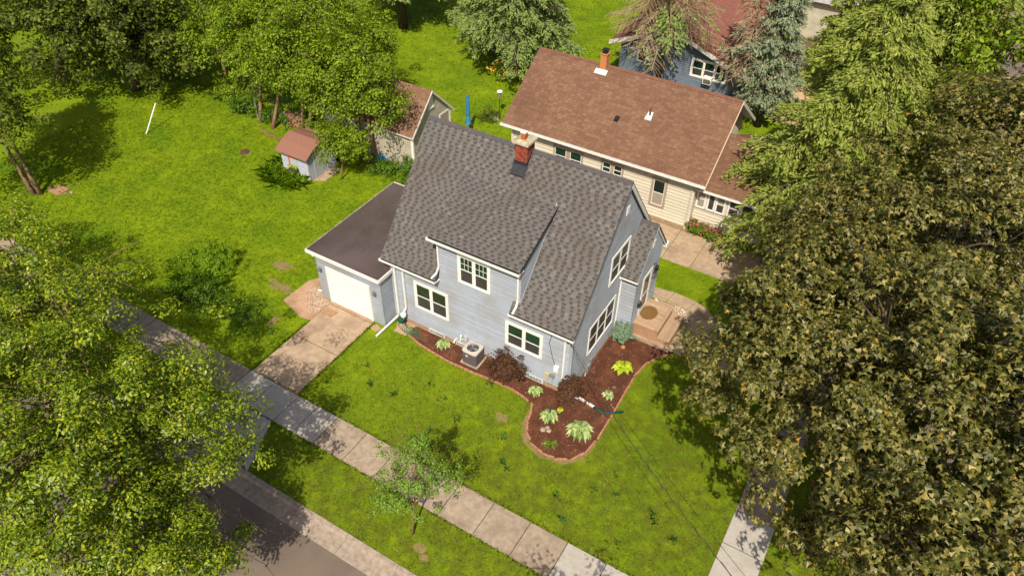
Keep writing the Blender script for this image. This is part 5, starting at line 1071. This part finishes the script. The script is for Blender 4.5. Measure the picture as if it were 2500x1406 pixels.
for k in range(3):
    a = k*2.094; b = MB(); p = [(c_[0]+.06*math.cos(a),c_[1]+.06*math.sin(a),.645),(c_[0]+.22*math.cos(a-.25),c_[1]+.22*math.sin(a-.25),.64),(c_[0]+.23*math.cos(a+.35),c_[1]+.23*math.sin(a+.35),.675),(c_[0]+.07*math.cos(a+.6),c_[1]+.07*math.sin(a+.6),.67)]; b.face(p); b.face([(x,y,z-.006) for x,y,z in reversed(p)]); b.build('fan_blade', GREYM, AC)
b = MB()
for r in (.08,.13,.18,.225,.258):
    b.tube([(c_[0]+r*math.cos(2*math.pi*k/20), c_[1]+r*math.sin(2*math.pi*k/20), .712+.02*(1-r/.26)) for k in range(21)], .0045, 3, cap=False)
for k in range(8): a = k*math.pi/4+.2; b.tube([(c_[0]+.05*math.cos(a),c_[1]+.05*math.sin(a),.735),(c_[0]+.26*math.cos(a),c_[1]+.26*math.sin(a),.715)], .005, 3)
b.build('fan_guard', GREYM, AC)
b = MB(); b.box((-4.72,-.80,.42),(-4.60,-.797,.49)); b.build('badge', WHITE, AC)
# hose reel, hose coils
t = thing('hose_reel', 'green hose reel on a tan cart by the house corner', 'hose reel', (-8.62,-.32,G)); b = MB()
b.tube([(-8.8,-.34,G),(-8.78,-.3,.5),(-8.5,-.3,.52),(-8.46,-.34,G)], .018); b.tube([(-8.8,-.5,G),(-8.75,-.3,.25),(-8.8,-.12,G)], .016); b.tube([(-8.46,-.5,G),(-8.5,-.3,.25),(-8.46,-.12,G)], .016); b.build('frame', mat('tan_plastic', lin(190,176,156,.8), rough=.6), t)
b = MB(); b.tube([(-8.8,-.3,.22),(-8.46,-.3,.22)], .12, 14); b.build('drum', BLACK, t)
b = MB()
rr_ = random.Random(4)
for k in range(7): b.tube([(-8.76+k*.045+.01*math.sin(j), -.3+.16*math.cos(j*.45), .22+.16*math.sin(j*.45)) for j in range(15)], .012, 5, cap=False)
b.build('hose_winding', HOSE, t)
b = MB(); pts = [(-8.45,-.35,.1)]
for j in range(120):
    a = j*.31; r = .30+.12*math.sin(j*.21)+.05*math.sin(j*.9); k = j/120
    pts.append((-8.35+k*.75+r*math.cos(a)*1.1, -.42+r*.62*math.sin(a)-.08*k, G+.035+.02*abs(math.sin(j*.5))))
b.tube(pts, .0125, 5); tag(b.build('garden_hose', HOSE, None, smooth=True), 'loose coils of green garden hose at the end of the mulch bed', 'hose')
b = MB()
b.prism([(-8.85,-.05),(-8.05,-.05),(-8.05,-.8),(-8.7,-.85)], G-.05, G+.03); tag(b.build('paver', mat('tan_paver', lin(188,156,130,.9), lin(168,136,112,.9), 7, rough=.95), None), 'square tan paver slab under the coiled hose', 'paver')
b = MB(); b.prism([(-9.78,-1.28),(-9.38,-1.35),(-9.3,-1.02),(-9.66,-.93)], G-.05, G+.02); tag(b.build('paver', mat('tan_paver', (0,0,0)), None), 'small square tan paver in the grass by the garage corner', 'paver')
# green drain hose off the corner downspout
b = MB(); b.tube([(1.24,-.04,-.03),(1.45,-.12,-.04),(1.75,-.1,-.04),(2.05,.08,-.03),(2.42,.38,-.03)], .055, 8); tag(b.build('drain_hose', mat('dark_green_pipe', lin(28,84,70,.8), lin(20,64,54,.8), 30, rough=.6), None, smooth=True), 'green corrugated drain hose crossing the bed edging', 'drain pipe')
# stake, rocks, small stones
b = MB(); b.box((-.13,-1.47,G),(-.08,-1.42,.62)); tag(b.build('stake', mat('grey_green_stake', lin(66,86,84,.7), rough=.6), None), 'dark grey-green stake standing in a hosta', 'stake')
def rock(label, x, y, r, seed, m=ROCK, name='rock', group=None, cat='rock'):
    rr = random.Random(seed); b = MB(); b.lathe((x,y,G), [(r*.9,0),(r,r*.3),(r*.75,r*.7),(r*.3,r*.88)], 9)
    b.v = [(px+rr.uniform(-.12,.12)*r, py+rr.uniform(-.12,.12)*r, pz+rr.uniform(-.08,.08)*r) for px,py,pz in b.v]; o = b.build(name, m, None, smooth=False); return tag(o, label, cat, group)
RG = 'field stones by the staked hosta'
rock('tan field stone on the left of the three by the hosta', 0.0,-2.18,.13,1,group=RG); rock('small tan field stone at the back of the three', .1,-1.98,.1,2,group=RG); rock('tan field stone on the right of the three', .22,-2.1,.11,3,group=RG)
rock('orange brick chunk lying under the globe spruce', .82,3.86,.11,4,m=BRICKO); rock('flat grey stone in the mulch below the lime hosta', 1.5,1.45,.08,5,m=mat('grey_stone', lin(120,112,110,.8), rough=.9))
# overhead service wires
def wire(label, pts, r, m, sub=14):
    P_ = []
    for i in range(len(pts)-1):
        a, c = Vector(pts[i]), Vector(pts[i+1])
        for k in range(sub): u = k/sub; P_.append(a.lerp(c,u)-Vector((0,0,4*u*(1-u)*.25)))
    P_.append(Vector(pts[-1])); b = MB(); b.tube(P_, r, 5); return tag(b.build('service_wire', m, None), label, 'wire')
t = thing('service_wire', 'twisted overhead service wire from the house corner over the front lawn', 'wire', (0,-.2,3.3))
b = MB(); A_, B_ = Vector((.06,-.36,3.42)), Vector((9.6,-11.4,10.6)); main = [A_.lerp(B_,u)-Vector((0,0,4*u*(1-u)*.55)) for u in [k/60 for k in range(61)]]
b.tube(main, .008, 5); b.build('support_cable', WIREM, t)
b = MB(); b.tube([p+Vector((.016*math.cos(k*2.1),.016*math.sin(k*2.1),.014*math.sin(k*2.1))) for k, p in enumerate(main)], .007, 4); b.build('insulated_cable', BLACK, t)
b = MB(); b.tube([(.03,-.3,3.3),(.12,-.5,3.45),(.2,-.55,3.6)], .015,5); b.tube([(-.2,-.3,3.35),(-.05,-.4,3.45),(.06,-.36,3.42)], .014,5); b.build('drip_loop', BLACK, t)
wire('thin overhead wire beside the twisted one, low over the bed', [(.06,-.2,3.2),(9.9,-10.9,9.9)], .0055, BLACK, 40)
wire('thin overhead wire across the side lawn to the entry', [(.8,4.4,3.3),(13,-1.5,8.0)], .005, BLACK, 40)
# guy wire guard
b = MB(); b.tube([(-33.17,4.98,G),(-33.16,5.1,.05)], .04, 8); b.tube([(-33.16,5.08,.02),(-33.04,6.2,1.55)], .04, 8)
t = thing('guy_wire', 'leaning white guy wire guard on the back lawn', 'guy wire', (-33.17,4.98,G)); b.build('guard', WHITE, t)
b = MB(); b.tube([(-33.04,6.2,1.55),(-32.6,10.2,7.0)], .012, 4); b.build('cable', BLACK, t)
# closed blue umbrella, bird feeder, odds on the back lawn
t = thing('patio_umbrella', 'closed blue patio umbrella behind the main roof ridge', 'umbrella', (-15.9,16.3,G)); b = MB(); b.tube([(-15.9,16.3,G),(-15.9,16.3,2.5)], .02); b.build('pole', WHITE, t)
b = MB(); b.lathe((-15.9,16.3,.55), [(.22,0),(.15,.35),(.1,.55),(.13,.7),(.11,1.6),(.07,1.75),(.09,1.9),(.03,2.0)], 10); b.build('canopy', BLUE, t)
t = thing('bird_feeder', 'bird feeder with a white cap on a pole left of the bungalow', 'bird feeder', (-15.3,19.2,G)); b = MB(); b.tube([(-15.3,19.2,G),(-15.3,19.2,1.9)], .02); b.build('pole', BLACK, t)
b = MB(); b.lathe((-15.3,19.2,1.25), [(.1,0),(.1,.45)], 10); b.build('tube', mat('feeder_tube', lin(150,150,140,.6), rough=.4), t); b = MB(); b.lathe((-15.3,19.2,1.7), [(.2,0),(.18,.06),(.03,.14)], 12); b.build('cap', WHITE, t)
def boxthing(name, label, cat, lo_, hi_, m):
    b = MB(); b.box(lo_, hi_); return tag(b.build(name, m, None, bevel=.02), label, cat)
boxthing('white_crate', 'small white crate on the lawn beside the bird feeder', 'crate', (-15.5,18.5,G), (-15.1,18.8,.25), WHITE)
t = thing('bench', 'small grey-white slatted bench left of the bungalow eave', 'bench', (-13.9,21.2,G))
for k in range(3): b = MB(); b.box((-14.4,21.0+k*.16,.3),(-13.2,21.13+k*.16,.34)); b.build('slat', GREYM, t)
for x_ in (-14.3,-13.35): b = MB(); b.box((x_,21.0,G),(x_+.08,21.45,.3)); b.build('leg', GREYM, t)
rock('pale round planter stone at the cream garage door', -15.2,14.6,.25,7,m=STONE)
# blue tarp, trellis, woodpile, posts and log
rngt = random.Random(3); b = MB(); nx_, ny_ = 8, 6
for i in range(nx_):
    for j in range(ny_): b.v.append((-18.9+i*.14, 10.0+j*.12, G+.15+.5*math.exp(-((i-3.5)**2+(j-2.5)**2)/6)+rngt.uniform(-.06,.06)))
for i in range(nx_-1):
    for j in range(ny_-1): b.f.append((i*ny_+j,(i+1)*ny_+j,(i+1)*ny_+j+1,i*ny_+j+1))
e0 = len(b.v)
for i in range(nx_-1):
    b.face([(b.v[i*ny_][0],b.v[i*ny_][1],G),(b.v[(i+1)*ny_][0],b.v[(i+1)*ny_][1],G),b.v[(i+1)*ny_],b.v[i*ny_]])
tag(b.build('tarp', BLUE, None), 'bright blue tarp bundled beneath the trees by the cream garage', 'tarp')
t = thing('woodpile', 'stack of split firewood behind the back row trees', 'firewood', (-26.1,11.2,G)); rr_ = random.Random(9)
lg = MB(); lg.tube([(0,0,0),(0,.42,0)], .075, 7); lme = bpy.data.meshes.new('log'); lme.from_pydata(lg.v, [], lg.f); lme.materials.append(WOOD)
wm2 = mat('log_wood', lin(160,126,94,.9), lin(120,92,68,.9), 5, rough=1, orand=.25); lme.materials.clear(); lme.materials.append(wm2)
for r in range(6):
    for k in range(14-r*1):
        o = inst(lme, 'log', t, (-27.0+k*.15+r*.075, 10.7+rr_.uniform(-.08,.08), G+.08+r*.135)); o.rotation_euler = (rr_.uniform(-.1,.1), rr_.uniform(0,3), rr_.uniform(-.15,.15))
for i, (x_, y_, lab) in enumerate([(-28.55,10.2,'grey metal fence post at the edge of the back lawn'), (-25.95,10.05,'thin green fence post beside the woodpile')]):
    b = MB(); b.tube([(x_,y_,G),(x_,y_,1.25)], .05 if i == 0 else .03, 8); b.lathe((x_,y_,1.25),[(.06,0),(.05,.04),(.01,.06)],8); tag(b.build('fence_post', GREYM if i == 0 else mat('green_post', lin(30,90,80,.7), rough=.6), None), lab, 'fence post')
t = thing('wire_fence', 'dark green wire fence panel in the shade behind the back row', 'fence', (-29.5,12.2,G)); b = MB()
for k in range(16): b.tube([(-31.5+k*.27,12.2,G),(-31.5+k*.27,12.2,1.3)], .012, 4)
b.build('wires', mat('green_wire', lin(30,84,72,.7), rough=.6), t, kind='stuff')
for z_ in (.05,.65,1.28): b = MB(); b.tube([(-31.5,12.2,z_),(-27.45,12.2,z_)], .018, 5); b.build('rail', mat('green_wire', (0,0,0)), t)
for i, q in enumerate([[(-27.3,9.2),(-26.4,9.05)], [(-26.35,9.0),(-25.2,8.95)]]):
    b = MB(); b.tube([(*q[0],G+.07),(*q[1],G+.07)], .08, 7); tag(b.build('landscape_log', mat('log_wood', (0,0,0)), None), ['left log edging the back lawn beneath the trees','right log edging the back lawn next to the shed roof'][i], 'log')
b = MB(); b.box((-32.4,-2.3,G),(-31.6,-1.6,G+.06)); tag(b.build('board', WOOD, None), 'tan wooden board on the ground by the forked tree', 'board'); rock('round tan stone right of the board at the left edge', -31.2,-1.7,.12,11)
b = MB(); b.lathe((-26.24,6.74,G), [(.3,0),(.26,.08),(.2,.1)], 11); tag(b.build('tree_stump', mat('dark_stump', lin(110,74,60,.8), lin(80,56,44,.8), 9, rough=1), None), 'low brown stump in the middle of the back lawn', 'stump')
# window box plants on the shed
rng = np.random.default_rng(6); n = 160; P = np.stack([rng.uniform(-22.05,-21.4,n), rng.uniform(6.28,6.5,n), rng.uniform(.5,.68,n)],1); leaves('box_plant', P, rng.normal(size=(n,3))+[0,0,1], rng.normal(size=(n,3)), np.full(n,.09), OVAL_L, L_LIME, wb_)
# play frame and clutter at the top edge
t = thing('swing_frame', 'grey tubular swing frame at the top edge of the lawn', 'swing', (-36.5,27,G)); b = MB(); b.tube([(-38.6,26,G),(-38.2,27,2.4),(-38.6,28,G)], .04); b.build('frame_leg', GREYM, t)
b = MB(); b.tube([(-35.2,26,G),(-35.6,27,2.4),(-35.2,28,G)], .04); b.build('frame_leg', GREYM, t); b = MB(); b.tube([(-38.2,27,2.4),(-35.6,27,2.4)], .045); b.build('crossbar', GREYM, t)
b = MB(); b.tube([(-37.2,27,2.4),(-37.3,27.1,.6)], .01,4); b.tube([(-36.7,27,2.4),(-36.8,27.1,.6)], .01,4); b.box((-37.35,26.95,.55),(-36.75,27.2,.6)); b.build('swing_seat', BLACK, t)
for i, (x_, y_, m_, lab, hh) in enumerate([(-50.2,21.0,ORNG,'red plastic bin in the clutter at the top left',.7), (-51.5,22.5,GREYM,'grey bin in the clutter at the top left',.8), (-39.5,24.6,TAUPE,'tan box beside the swing frame',.6)]):
    b = MB(); b.hexa([(x_,y_,G),(x_+.9,y_,G),(x_+.9,y_+.7,G),(x_,y_+.7,G),(x_-.06,y_-.06,hh),(x_+.96,y_-.06,hh),(x_+.96,y_+.76,hh),(x_-.06,y_+.76,hh)]); tag(b.build('bin', m_, None, bevel=.03), lab, 'bin')
